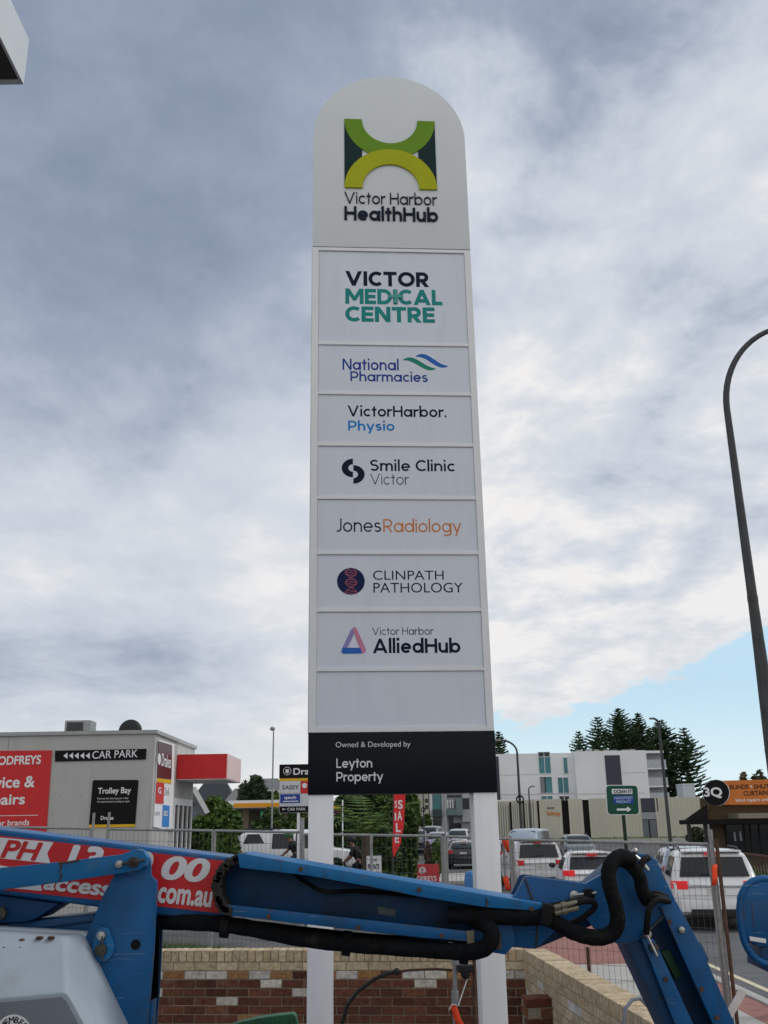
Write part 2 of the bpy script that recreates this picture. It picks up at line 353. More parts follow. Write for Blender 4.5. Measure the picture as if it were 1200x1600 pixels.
def gtext(mb, pl, body, L, T, Rr, B, w=.08, off=.004, depth=0.0, gap=.085, tilt=0.0):
    """text in a round geometric cut, fitted to an ink rectangle given in photo pixels"""
    polys = []; cur = 0.0
    for ch in body:
        st_, W, lo, hi = stroke_glyph(ch, w)
        for pts in st_:
            n = len(pts); nr = []
            closed = n > 3 and abs(pts[0][0]-pts[-1][0])+abs(pts[0][1]-pts[-1][1]) < 1e-6
            for i in range(n):
                a, b_ = (pts[i-1] if i else (pts[-2] if closed else pts[0])), (pts[i+1] if i < n-1 else (pts[1] if closed else pts[-1]))
                dx, dy = b_[0]-a[0], b_[1]-a[1]; l_ = sqrt(dx*dx+dy*dy) or 1; nr.append((-dy/l_*w/2, dx/l_*w/2))
            for i in range(n-1):
                p, q, a, b_ = pts[i], pts[i+1], nr[i], nr[i+1]
                P = [(p[0]+a[0], p[1]+a[1]), (q[0]+b_[0], q[1]+b_[1]), (q[0]-b_[0], q[1]-b_[1]), (p[0]-a[0], p[1]-a[1])]
                P = clip_y(clip_y(P, hi, 1), lo, -1)
                if len(P) > 2: polys.append([(x_+cur, y_) for x_, y_ in P])
        cur += W+(gap if ch != ' ' else 0)
    xs_ = [p[0] for P in polys for p in P]; ys_ = [p[1] for P in polys for p in P]; x0, x1, y0, y1 = min(xs_), max(xs_), min(ys_), max(ys_)
    u0 = pl.uv(L, (T+B)/2)[0]; u1 = pl.uv(Rr, (T+B)/2)[0]; v1 = pl.uv((L+Rr)/2, T)[1]; v0 = pl.uv((L+Rr)/2, B)[1]
    for k, P in enumerate(polys):
        o = off+.000012*(k % 90); Q = [pl.pt(u0+(u1-u0)*(x_-x0)/(x1-x0), v0+(v1-v0)*(y_-y0)/(y1-y0)+tilt*((x_-x0)/(x1-x0)-.5)*(u1-u0), o) for x_, y_ in P]
        if depth: mb.prism(Q, pl.n*depth)
        else: mb.add(Q, [list(range(len(Q)))])
    return mb
def poly(mb, pl, pts, off=.004, depth=.003):
    P = [pl.px(x, y, off) for x, y in pts]; return mb.prism(P, pl.n*depth)
def rectpx(mb, pl, L, T, Rr, B, off=.004, depth=.003):
    u0 = pl.uv(L, (T+B)/2)[0]; u1 = pl.uv(Rr, (T+B)/2)[0]; v1 = pl.uv((L+Rr)/2, T)[1]; v0 = pl.uv((L+Rr)/2, B)[1]
    return mb.obox(pl, u0, u1, v0, v1, off, off+depth)
def sst(a, b, x):
    t = max(0, min(1, (x-a)/(b-a))); return t*t*(3-2*t)
def ground_h(x, y):
    return .36*sst(.5, -5, x)*sst(8, 17, y) + .75*sst(64, 90, y)*sst(-30, -5, x)+.4*sst(64, 90, y)*sst(-5, -30, x)

# ---------------------------------------------------------------- materials
white_post = mat('white_powdercoat', (.90, .92, .935), .35, var=.03, dirt=(.74, .75, .75), dscale=2.5, dlo=.58, dhi=.85, stretch=(4, 4, .6))
sign_white = mat('sign_frame_white', (.80, .82, .825), .4, var=.03)
sign_head = mat('sign_header_white', (.69, .725, .735), .45, var=.03, scale=2)
sign_panel = mat('sign_panel_white', (.70, .745, .82), .3, var=.025, scale=2, dirt=(.62, .665, .74), dscale=2.2, dlo=.5, dhi=.85, stretch=(2.5, 2.5, .5), bump=.02, bscale=2.5)
sign_black = mat('sign_black', (.007, .010, .015), .35, var=.1)
ink_navy = mat('ink_navy', (.006, .012, .032), .5)
ink_disc = mat('ink_disc_blue', (.010, .018, .075), .5)
ink_blue = mat('ink_blue', (.02, .05, .30), .5)
ink_teal = mat('ink_teal', (.02, .26, .24), .5)
ink_pale = mat('ink_pale_teal', (.10, .38, .35), .5)
ink_sky = mat('ink_sky_blue', (.01, .22, .62), .5)
ink_orange = mat('ink_orange', (.65, .21, .035), .5)
ink_green = mat('ink_green', (.02, .25, .17), .5)
ink_red = mat('ink_red', (.62, .09, .10), .5)
ink_pink = mat('ink_pink', (.62, .24, .36), .5)
ink_purple = mat('ink_purple', (.30, .27, .52), .5)
ink_lightblue = mat('ink_mid_blue', (.03, .14, .50), .5)
ink_white = mat('ink_white', (.78, .79, .81), .5, var=.04)
ink_grey = mat('ink_grey', (.45, .46, .48), .5)
logo_green = mat('logo_green', (.155, .30, .02), .4, var=.05)
logo_lime = mat('logo_lime', (.42, .44, .012), .4, var=.05)
logo_dark = mat('logo_dark_green', (.006, .028, .03), .35)
red_sign = mat('red_sign', (.60, .025, .028), .45, var=.08)
maroon_sign = mat('maroon_sign', (.10, .025, .03), .4)
yellow_sign = mat('yellow_sign', (.75, .45, .01), .5)
black_sign = mat('black_signboard', (.008, .008, .009), .5)
blue_paint = mat('blue_paint', wear=True, col=(.001, .098, .285), rough=.45, var=.25, scale=3, bump=.05, bscale=14, dirt=(.008, .045, .11), dscale=4, dlo=.46, dhi=.80, coat=.05)
blue_worn_lit = mat('blue_worn_lit_paint', wear=True, col=(.006, .142, .36), rough=.48, var=.14, scale=4, dirt=(.05, .13, .22), dscale=9, dlo=.56, dhi=.72, bump=.06, bscale=25)  # worn patches, on a blue lightened to paint in the light on lit faces
blue_shaded = mat('blue_shaded_paint', (.001, .045, .135), .5, var=.2, scale=3, dirt=(.01, .02, .03), dscale=4, dlo=.5, dhi=.75)  # same blue darkened to paint in shade of recesses and sides, plus grime
decal_red = mat('decal_red', (.62, .025, .03), .38, var=.1, scale=3, dirt=(.40, .03, .03), dscale=6, dlo=.55, dhi=.8)
rubber = mat('black_rubber', (.010, .010, .011), .65, spec=.15, var=.3, scale=20, bump=.3, bscale=60)
hose_sleeve = mat('woven_hose_sleeve', (.009, .010, .011), .85, spec=.1, var=.35, scale=30, bump=.6, bscale=180, dirt=(.05, .05, .048), dscale=6, dlo=.58, dhi=.8)
steel = mat('steel', (.42, .42, .40), .4, metal=.9, var=.25, scale=20)
rusty = mat('rusty_steel', (.09, .05, .035), .8, var=.4, scale=20, bump=.2)
wire_m = mat('fence_wire', (.09, .093, .095), .6, metal=.2)
galv = mat('galvanised_steel', (.30, .31, .31), .55, metal=.4, var=.2, scale=15, dirt=(.2, .2, .19), dscale=8)
greasy = mat('greasy_metal', (.07, .065, .055), .55, metal=.5, var=.4, scale=30)
hood_plastic = mat('grey_white_plastic', (.33, .39, .45), .5, var=.09, scale=4, bump=.12, bscale=120, dirt=(.28, .31, .33), dscale=5, dlo=.55, dhi=.8)
hood_grey = mat('grey_hood_panel', (.17, .20, .235), .55, var=.1, scale=6, bump=.12, bscale=120)
mortar = mat('mortar', (.30, .26, .20), .9, var=.2, scale=30, bump=.4, bscale=90)
brick_m = mat('brick', (.3, .1, .05), .88, var=.32, scale=22, vcol=True, bump=.6, bscale=60, dirt=(.22, .17, .12), dscale=7, dlo=.57, dhi=.85, spec=.15)
asphalt = mat('asphalt', (.085, .088, .09), .85, var=.3, scale=1.2, bump=.4, bscale=120, dirt=(.13, .132, .13), dscale=.35, dlo=.45, dhi=.7)
road_m = mat('road_asphalt', (.12, .125, .13), .8, var=.18, scale=2.5, bump=.4, bscale=140, dirt=(.085, .088, .09), dscale=.5, dlo=.5, dhi=.7)
concrete = mat('concrete', (.42, .41, .38), .85, var=.15, scale=4, bump=.3, bscale=60, dirt=(.26, .25, .23), dscale=2)
line_paint = mat('line_paint', (.62, .55, .38), .7, var=.2, scale=12)
grass_m = mat('grass', (.05, .10, .02), .8, var=.4, scale=8, vcol=False)
render_grey = mat('grey_render_wall', (.45, .45, .435), .7, var=.05, scale=1.5, dirt=(.36, .36, .34), dscale=1.3, dlo=.48, dhi=.8, stretch=(1.6, 1.6, .35))
white_render = mat('white_render', (.78, .79, .80), .7, var=.05, scale=.4)
beige_metal = mat('beige_cladding', (.54, .52, .43), .6, var=.06, scale=.7)
dark_panel = mat('dark_panel', (.05, .058, .075), .5, var=.08, scale=.5)
dark_slot = mat('dark_slot', (.012, .012, .012), .7, spec=.1)
gap_shade_black = mat('gap_shade_black', (.003, .004, .006), .9, spec=.05)  # near-black that paints in the shade of the bracket gap
glass_dark = mat('dark_glass', (.02, .024, .028), .08, var=.1)
glass_teal = mat('teal_glass', (.06, .22, .25), .1, var=.3, scale=.4)
brown_brick = mat('brown_shop_wall', (.115, .085, .05), .8, var=.15, scale=3, bump=.3, bscale=12)
veranda_dark = mat('veranda_dark', (.012, .012, .012), .8, spec=.1)
roof_dark = mat('dark_roof', (.035, .037, .04), .7, var=.2, scale=2)
orange_sign = mat('orange_sign', (.58, .17, .03), .5, var=.06)
green_sign = mat('green_sign', (.004, .075, .045), .4, var=.05)
blue_sign = mat('blue_sign', (.015, .055, .34), .4, var=.05)
car_white = mat('car_white', (.72, .73, .74), .3, var=.03, coat=.6)
car_silver = mat('car_silver', (.42, .44, .46), .3, metal=.4, var=.04, coat=.6)
car_grey = mat('car_grey', (.14, .155, .17), .3, metal=.3, var=.04, coat=.6)
car_black = mat('car_black', (.015, .017, .022), .25, var=.04, coat=.7)
car_pale = mat('car_pale_blue', (.38, .43, .50), .3, metal=.3, coat=.5)
tail_red = mat('tail_light_red', (.55, .01, .012), .25, var=.1)
brake_lit = mat('brake_light_lit', (.62, .012, .015), .3, emit=.35)
head_lamp = mat('head_lamp', (.75, .77, .8), .15)
plate_m = mat('plate_white', (.6, .6, .56), .5)
black_plastic = mat('black_plastic', (.02, .02, .021), .6)
hiviz = mat('orange_ribbon', (.9, .075, .02), .6, var=.1, emit=0)
green_plastic = mat('green_plastic', (.02, .095, .045), .5, var=.15)
leaf_m = mat('leaves', (.05, .1, .02), .65, var=.3, scale=3, vcol=True)
bark = mat('bark', (.09, .07, .05), .9, var=.3, scale=12, bump=.4, bscale=30)
lamp_grey = mat('lamp_post_grey', (.06, .062, .064), .6, metal=.0, var=.3, scale=10, stretch=(3, 3, .4))
skin_m = mat('skin', (.22, .12, .075), .6)
black_cloth = mat('black_clothing', (.012, .012, .014), .85)
navy_cloth = mat('navy_clothing', (.02, .026, .04), .85)
helmet_m = mat('green_helmet', (.05, .16, .06), .4, var=.5, scale=30)
hose_grey = mat('grey_hose', (.17, .19, .23), .5)

# ---------------------------------------------------------------- ground, roads, paths
def sheet(name, xs, ys, dz, m, kind='structure'):
    b = MB(); nx = len(xs)
    vs = [(x, y, ground_h(x, y)+dz) for y in ys for x in xs]
    fs = [(j*nx+i, j*nx+i+1, (j+1)*nx+i+1, (j+1)*nx+i) for j in range(len(ys)-1) for i in range(nx-1)]
    b.add(vs, fs); return b.build(name, m, kind=kind, smooth=True)
def rng(a, b, n): return [a+(b-a)*i/n for i in range(n+1)]
gx = [-2500, -900, -400, -200, -100]+rng(-60, 60, 60)+[100, 200, 400, 900, 2500]
gy = [-300, -100, -40]+rng(-20, 110, 65)+[140, 200, 300, 500, 900, 1600, 2600]
sheet('ground', gx, gy, 0, asphalt)
rx = rng(5.05, 13.5, 8)
sheet('road', rx, rng(-12, 130, 71), .004, road_m)
# red brick pavers
pv = bpy.data.materials.new('red_pavers'); pv.use_nodes = True
_t = pv.node_tree; _b = _t.nodes['Principled BSDF']; _b.inputs['Roughness'].default_value = .85
_tc = _t.nodes.new('ShaderNodeTexCoord'); _br = _t.nodes.new('ShaderNodeTexBrick')
_br.inputs['Color1'].default_value = (.26, .105, .085, 1); _br.inputs['Color2'].default_value = (.36, .17, .14, 1); _br.inputs['Mortar'].default_value = (.15, .09, .075, 1)
_br.inputs['Scale'].default_value = 4.2; _br.inputs['Mortar Size'].default_value = .012; _br.inputs['Bias'].default_value = -.1
_t.links.new(_tc.outputs['Object'], _br.inputs[0]); _t.links.new(_br.outputs[0], _b.inputs['Base Color'])
sheet('footpath', rng(1.95, 4.75, 5), rng(-6, 34, 40), .10, pv)
sheet('concrete_path', [3.05, 3.4, 3.9, 4.3], rng(11.5, 17.6, 10), .106, concrete)
kb = MB()
for y0 in range(-6, 34): kb.slab((4.753, y0, 0), (4.90, y0+.994, .125))
kb.build('kerb', concrete, kind='structure', bevel=.012)
sheet('gutter', [4.903, 5.047], rng(-6, 34, 20), .010, concrete)
sheet('road_marking', [5.35, 5.46], rng(-6, 33, 20), .009, line_paint)
sheet('lane_marking', [9.05, 9.17], rng(16, 40, 20), .009, ink_white)

# ---------------------------------------------------------------- pylon sign
SP = Plane((-.560, 7.0, 0), radians(3.76)); SW = 1.3262
H1 = 3.6967+2.35; ST = .43857
z_line = [H1-ST*i for i in range(7)]                 # undersides of the dividers under panels 1..7
z_head = SP.uv(612, 388.5)[1]; z_foot = SP.uv(627, 1143.4)[1]; z_fb = SP.uv(627, 1239.7)[1]; z_top = SP.uv(606, 120)[1]
root = thing('pylon_sign', 'tall white pylon sign with rounded top, seven clinic panels and black footer', 'sign', SP.pt(SW/2, 0, 0))
DEP = .24
b = MB(); Rr_ = SW/2; zs = z_top-Rr_
prof = [(0, z_head+.004)]+[(SW, z_head+.004)]+[(Rr_+Rr_*cos(a), zs+Rr_*sin(a)) for a in [pi*i/64 for i in range(65)]]
b.prism([SP.pt(u, v, .006) for u, v in prof], -SP.n*DEP)
hd = b.build('header_panel', sign_head, root, bevel=.006, angle=50)
# header logo
lx0, lx1 = SP.uv(538, 240)[0], SP.uv(680.5, 240)[0]; lw = lx1-lx0
v_t = SP.uv(609, 189.5)[1]; v_b = SP.uv(610, 296.5)[1]; RO_ = lw/2; RI_ = RO_*.615; tk = RO_-RI_; cx = (lx0+lx1)/2
def ann(a0, a1, cy, n=40):
    o_ = [(cx+RO_*cos(a0+(a1-a0)*i/n), cy+RO_*sin(a0+(a1-a0)*i/n)) for i in range(n+1)]
    i_ = [(cx+RI_*cos(a1+(a0-a1)*i/n), cy+RI_*sin(a1+(a0-a1)*i/n)) for i in range(n+1)]
    return o_, i_
for nm, a0, a1, cy, off, dp, m_ in (('green_arc', pi, 2*pi, v_t, .008, .009, logo_green), ('lime_arc', 0, pi, v_b, .008, .015, logo_lime)):
    o_, i_ = ann(a0, a1, cy); n = len(o_); i_ = i_[::-1]; b = MB()
    vs = [SP.pt(u, v, off+d) for d in (dp, 0) for ring in (o_, i_) for u, v in ring]; fs = []
    for k in range(n-1):
        fs += [(k, k+1, n+k+1, n+k), (2*n+k, 3*n+k, 3*n+k+1, 2*n+k+1), (k, 2*n+k, 2*n+k+1, k+1), (n+k, n+k+1, 3*n+k+1, 3*n+k)]
    fs += [(0, n, 3*n, 2*n), (n-1, 3*n-1, 4*n-1, 2*n-1)]
    b.add(vs, fs); b.build('logo_arc', m_, hd)
for sg in (-1, 1):
    pts = []
    aL = math.acos((RO_-tk)/RO_)
    for i in range(17):
        a = aL*i/16; pts.append((cx+sg*RO_*cos(a), v_t-RO_*sin(a)))
    low = [(cx+sg*RO_*cos(aL*i/16), v_b+RO_*sin(aL*i/16)) for i in range(16, -1, -1)]
    pts += low
    b = MB(); b.prism([SP.pt(u, v, .008) for u, v in pts], SP.n*.005); b.build('logo_wedge', logo_dark, hd)
b = MB(); gtext(b, SP, 'Victor Harbor', 538, 301.5, 682.5, 320.5, .074, off=.008, depth=.006); b.build('lettering', ink_navy, hd)
b = MB(); gtext(b, SP, 'HealthHub', 538, 324, 684, 346.5, .128, off=.008, depth=.008, gap=.06); b.build('lettering', ink_navy, hd)
# body box, frame and panels
b = MB(); b.obox(SP, .004, SW-.004, z_foot, z_head, -DEP+.004, -.016); b.build('cabinet', sign_white, root)
b = MB(); fwid = .053
b.obox(SP, 0, fwid, z_foot, z_head, -.015, .003); b.obox(SP, SW-fwid, SW, z_foot, z_head, -.015, .003)
b.obox(SP, fwid, SW-fwid, z_head-.030, z_head, -.015, .003)
for z in z_line: b.obox(SP, fwid, SW-fwid, z, z+.026, -.015, .001)
b.obox(SP, fwid, SW-fwid, z_foot, z_foot+.035, -.015, .003)
b.obox(SP, -.006, 0, z_foot, z_head, -.10, -.03)
b.build('frame', sign_white, root, bevel=.0015, seg=1)
b = MB(); b.obox(SP, .002, SW-.002, z_head-.0005, z_head+.0035, -DEP+.01, .001); b.build('shadow_gap', dark_panel, root)
tops = [z_head-.030]+z_line
bots = [z+.026 for z in z_line]+[z_foot+.035]
panels = []
pn = ['black and teal lettered panel', 'panel with green and blue waves', 'panel with black and blue lettering', 'panel with a black split ring mark', 'panel with black and orange lettering', 'panel with a navy disc mark', 'panel with a pink and blue triangle mark', 'blank panel at the bottom']
for i in range(8):
    b = MB(); b.obox(SP, fwid+.002, SW-fwid-.002, bots[i]+.002, tops[i]-.002, -.0155, -.010)
    p = b.build('sign_panel', sign_panel, root); p['label'] = pn[i]; panels.append(p)
P0 = -.0095
def Gx(pan, body, L, T, Rg, B, m_, w, gap=.085):
    b = MB(); gtext(b, SP, body, L, T, Rg, B, w, off=P0, gap=gap); b.build('lettering', m_, pan)
def Tx(pan, body, L, T, Rg, B, m_, bold=0, **k):
    b = MB(); text(b, SP, body, L, T, Rg, B, off=P0, bold=bold, **k); b.build('lettering', m_, pan)
Gx(panels[0], 'VICTOR', 539.5, 423.5, 670.5, 446.5, ink_navy, 0.165, 0.055)
Gx(panels[0], 'MEDICAL', 539.5, 451, 691, 475, ink_teal, 0.165, 0.05)
Gx(panels[0], 'CENTRE', 539.5, 478.5, 679.5, 502.5, ink_teal, 0.165, 0.05)
b = MB(); rectpx(b, SP, 616, 452, 621.5, 473, P0+.0060, .0005); rectpx(b, SP, 608, 460.5, 630, 465.0, P0+.0068, .0005); b.build('logo_cross', ink_pale, panels[0])
Gx(panels[1], 'National', 535, 559, 623, 577.5, ink_blue, 0.108, 0.075)
Gx(panels[1], 'Pharmacies', 547.5, 579, 668.5, 595.5, ink_blue, 0.108, 0.065)
def swoosh(x0, y0, x1, y1, th):
    up, dn = [], []
    for i in range(25):
        t = i/24; x = x0+(x1-x0)*t; s_ = t*t*(3-2*t); y = y0+(y1-y0)*(s_) - 5.0*sin(pi*t)*(1-t)*1.5 + 3.0*sin(pi*t)*t*1.5
        h = th*sin(pi*min(1, max(0, t)))**.7
        up.append((x, y-h/2)); dn.append((x, y+h/2))
    return up+dn[::-1][1:-1]
b = MB(); poly(b, SP, swoosh(629, 562, 681.5, 575, 8.0), P0, .001); b.build('logo_wave', ink_green, panels[1])
b = MB(); poly(b, SP, swoosh(649, 556.5, 700.5, 571, 8.0), P0, .001); b.build('logo_wave', ink_lightblue, panels[1])
Gx(panels[2], 'VictorHarbor.', 543, 632.5, 697.5, 650.5, ink_navy, 0.115, 0.07)
Gx(panels[2], 'Physio', 544, 656, 616.5, 676.5, ink_sky, 0.122, 0.075)
def halfring(c, r, ri, side, vs_=.93):
    a = [(-pi/2+pi*i/24) for i in range(25)]
    o_ = [(c[0]+side*r*cos(t), c[1]+vs_*r*sin(t)) for t in a]; i_ = [(c[0]+side*ri*cos(t), c[1]+vs_*ri*sin(t)) for t in a[::-1]]
    return o_+i_
b = MB(); poly(b, SP, halfring((551.5, 730.5), 17.6, 7.2, -1, .82), P0, .001); b.build('logo_half_ring', ink_navy, panels[3])
b = MB(); poly(b, SP, halfring((552.2, 740.6), 17.6, 7.2, 1, .82), P0, .001); b.build('logo_half_ring', ink_navy, panels[3])
Gx(panels[3], 'Smile Clinic', 578.5, 717, 710.5, 735.5, ink_navy, 0.112, 0.075)
Gx(panels[3], 'Victor', 578.5, 739.5, 639.5, 756.5, ink_navy, 0.058, 0.09)
Gx(panels[4], 'Jones', 526, 809.5, 595.5, 830.5, ink_navy, 0.078, 0.08)
Gx(panels[4], 'Radiology', 599, 809.5, 721, 837, ink_orange, 0.078, 0.075)
b = MB(); poly(b, SP, [(548.3+21.7*cos(2*pi*i/40), 907.8+20.9*sin(2*pi*i/40)) for i in range(40)], P0, .001); b.build('logo_disc', ink_disc, panels[5])
b = MB()
for sg in (-1, 1):
    for k in range(36):
        def q(t): return (548.5+sg*8.8*sin(t*pi*2.5+.4), 888.5+39*t)
        t0, t1 = k/36, (k+1)/36; a_, c_ = q(t0), q(t1)
        poly(b, SP, [(a_[0]-.8, a_[1]-.3), (a_[0]+.8, a_[1]-.3), (c_[0]+.8, c_[1]+.3), (c_[0]-.8, c_[1]+.3)], P0+.0012, .0006)
for k in range(11):
    t = (k+.5)/11; wv = 8.8*abs(sin(t*pi*2.5+.4))
    if wv > 2: poly(b, SP, [(548.5-wv, 888+39*t), (548.5+wv, 889.8+39*t), (548.5+wv, 890.7+39*t), (548.5-wv, 888.9+39*t)], P0+.0012, .0005)
b.build('logo_helix', mat('ink_rose', (.50, .13, .17), .5), panels[5])
Tx(panels[5], 'CLINPATH', 583, 891, 693.5, 905.5, ink_navy, -.001)
Tx(panels[5], 'PATHOLOGY', 583.5, 910, 723.5, 925.5, ink_navy, -.001)
b = MB(); poly(b, SP, [(534.5, 1013), (548, 984), (553, 979), (556, 981), (552.5, 992), (543.5, 1011)], P0, .001); b.build('logo_stroke', ink_purple, panels[6])
b = MB(); poly(b, SP, [(550.5, 981.5), (553.5, 978.8), (557, 981), (572, 1015), (570, 1019.5), (565.5, 1020), (562, 1012)], P0+.0012, .001); b.build('logo_stroke', ink_pink, panels[6])
b = MB(); poly(b, SP, [(535.5, 1011.8), (563, 1011.8), (566, 1020.5), (537, 1021), (533.6, 1019), (533.8, 1015.5)], P0+.0024, .001); b.build('logo_stroke', ink_lightblue, panels[6])
Gx(panels[6], 'Victor Harbor', 581.5, 979, 677.5, 991.5, ink_navy, 0.072, 0.08)
Gx(panels[6], 'AlliedHub', 582.5, 996, 719.5, 1020, ink_navy, .132, .055)
b = MB(); b.obox(SP, -.002, SW+.002, z_fb, z_foot-.001, -DEP-.004, .012); ft = b.build('footer_panel', sign_black, root, bevel=.004)
F0 = .0135
b = MB(); text(b, SP, 'Owned & Developed by', 524.5, 1159, 641, 1170, off=F0, bold=-.004); b.build('lettering', ink_white, ft)
b = MB(); gtext(b, SP, 'Leyton', 525.5, 1185, 581.5, 1204, .105, off=F0, gap=.06); b.build('lettering', ink_white, ft)
b = MB(); gtext(b, SP, 'Property', 525.5, 1206, 598.5, 1225, .105, off=F0, gap=.06); b.build('lettering', ink_white, ft)
for (a, c) in ((481.5, 521.0), (742.0, 779.5)):
    u0 = SP.uv(a, 1300)[0]; u1 = SP.uv(c, 1300)[0]
    b = MB(); b.obox(SP, u0, u1, .02, z_fb-.001, -.20, 0); b.build('post', white_post, root, bevel=.006)

# ---------------------------------------------------------------- brick walls
reds = [(.140, .055, .036), (.150, .060, .038), (.122, .049, .034), (.160, .068, .042), (.098, .042, .031)]
creams = [(.52, .42, .28), (.55, .45, .31), (.49, .39, .26), (.53, .43, .30), (.50, .39, .25)]
whites = [(.55, .52, .48), (.60, .56, .50)]; tans = [(.33, .17, .07), (.36, .20, .09)]
def brick_wall(name, label, A, dirv, length, thick, ztop, zbot, wmix, inner):
    """A: inner top corner, dirv along the wall, inner: outward normal of the face seen"""
    A = Vector((A[0], A[1], 0)); d = Vector((dirv[0], dirv[1], 0)).normalized(); n = Vector((inner[0], inner[1], 0)).normalized()
    rt = thing(name, label, 'wall', (A.x, A.y, 0))
    def bx(mb, s0, s1, z0, z1, o0, o1):
        vs = [A+d*s+n*o+Vector((0, 0, z)) for s in (s0, s1) for o in (o0, o1) for z in (z0, z1)]
        mb.add(vs, [(0, 1, 3, 2), (4, 6, 7, 5), (0, 4, 5, 1), (2, 3, 7, 6), (0, 2, 6, 4), (1, 5, 7, 3)])
    core = MB(); bx(core, .0, length, zbot, ztop-.006, -thick+.006, -.007); core.build('mortar_bed', mortar, rt)
    cap = MB(); s = 0.0
    while s < length-.02:
        e_ = min(s+.076, length); q_ = R.uniform(.88, 1.1); cap.col = tuple(c*q_ for c in R.choice(creams)); bx(cap, s+R.uniform(0, .002), e_, ztop-.115, ztop+R.uniform(-.003, .002), -thick-R.uniform(0, .004), R.uniform(0, .004)); s += .086
    cap.build('coping', brick_m, rt, bevel=.003, seg=1)
    fc = MB(); z = ztop-.125; row = 0
    while z > zbot+.02:
        s = -R.uniform(0, .02) - (.12 if row % 2 else 0)
        while s < length:
            a0 = max(s, 0); a1 = min(s+.230, length)
            if a1-a0 > .03:
                if row == 0: c = R.choice(creams)
                else:
                    q = R.random(); k = wmix(row, (a0+a1)/2)
                    c = R.choice(whites) if q < k[0] else R.choice(tans) if q < k[0]+k[1] else R.choice(creams) if q < k[0]+k[1]+k[2] else R.choice(reds)
                q_ = R.uniform(.82, 1.12); fc.col = tuple(x*q_ for x in c)
                bx(fc, a0, a1, z-.076, z, -.09, R.uniform(-.003, .004))
            s += .240
        z -= .086; row += 1
    fc.build('brickwork', brick_m, rt, bevel=.003, seg=1)
    return rt
zt = 1.07
corner = on_z(818, 1483, zt)
Lp = on_z(100, 1486, zt)
def mixback(row, s): return (.40, .35, 0) if row == 1 else (.035, .01, 0)
dd = (Lp-corner); 
brick_wall('brick_wall', 'low red brick wall with cream coping behind the white sign posts', corner, (-1, (Lp.y-corner.y)/abs(dd.x)), 5.5, .23, zt, 0, mixback, (-.0, -1))
e2 = on_z(972, 1571, zt); dr = Vector((e2.x-corner.x, e2.y-corner.y, 0)).normalized()
def mixright(row, s): return (.10, 0, .9) if row <= 2+s*2.2 else (.12, 0, .1)
brick_wall('brick_wall', 'cream brick wall running towards the camera under the blue jib', corner+dr*.004+Vector((.0, 0, 0)), (dr.x, dr.y), 4.6, .24, zt-.001, 0, mixright, (dr.y, -dr.x))
# corner block closing the joint is part of the right wall's run; brick stub
st = thing('brick_pier', 'broken red brick stub in the corner of the cream wall', 'brick pier', (1.45, 9.4, 0))
b = MB(); Mr = Matrix.Rotation(.12, 3, 'Z'); pc = on_z(838, 1556, .78)
for k in range(9):
    z = .78-.043-.086*k
    for j in (0, 1):
        b.col = tuple(x*R.uniform(.85, 1.15) for x in R.choice(reds)); b.box(pc+Vector(((j-.5)*.13 if k % 2 else 0, (0 if k % 2 else (j-.5)*.13), 0))+Vector((0, 0, z-pc.z)), (.12 if k % 2 else .25, .25 if k % 2 else .12, .076), Mr)
b.build('brickwork', brick_m, st, bevel=.004, seg=1)
b = MB(); b.box((pc.x, pc.y, .37), (.235, .235, .74), Mr); b.build('mortar_bed', mortar, st)

# grass behind the wall
def blades(name, cx, cy, rx_, ry_, n, h, label=None):
    b = MB()
    for i in range(n):
        a = R.uniform(0, 2*pi); q = sqrt(R.random()); x = cx+rx_*q*cos(a); y = cy+ry_*q*sin(a); z = ground_h(x, y)
        hh = h*R.uniform(.4, 1.1); dx = R.gauss(0, hh*.4); dy = R.gauss(0, hh*.3); w_ = R.uniform(.008, .02); t = R.uniform(0, pi)
        b.col = (R.uniform(.03, .08), R.uniform(.08, .15), R.uniform(.012, .03))
        b.add([(x-w_*cos(t), y-w_*sin(t), z), (x+w_*cos(t), y+w_*sin(t), z), (x+dx, y+dy, z+hh)], [(0, 1, 2)])
    return b.build(name, leaf_m, kind='stuff')
g0 = at(280, 1478, 16.5); blades('grass', g0.x, 16.6, .9, .7, 4200, .34)
g0 = at(400, 1490, 16); blades('grass', -1.8, 17.5, .8, .4, 500, .08)

# ---------------------------------------------------------------- boom lift
BY = 5.0
def bp(px, py, D=BY): return at(px, py, D)
lift = thing('boom_lift', 'blue articulated boom lift with red phone decal, black hoses and jib', 'boom lift', (-1.0, 5.3, 0))
def pl_poly(name, pts, D, depth, m_, bevel=.006, parent=lift, **k):
    b = MB(); b.prism([bp(x, y, D) for x, y in pts], (0, depth, 0)); return b.build(name, m_, parent, bevel=bevel, **k)
# chassis out of the picture, so that the machine stands on the ground
b = MB(); b.slab((-2.6, 4.6, .45), (.2, 6.1, .85)); b.build('chassis', blue_paint, lift, bevel=.03)
for x_ in (-2.2, -.2):
    for y_ in (4.55, 6.15):
        b = MB(); b.cyl((x_, y_-.14, .42), (x_, y_+.14, .42), .42, 28); wl = b.build('wheel', rubber, lift, bevel=.03)
        b = MB(); b.cyl((x_, y_-.15, .42), (x_, y_+.15, .42), .22, 20); b.build('rim', steel, wl)
b = MB(); b.slab((-2.3, 4.7, .85), (-.9, 5.9, 1.15)); b.build('turntable', blue_paint, lift, bevel=.03)
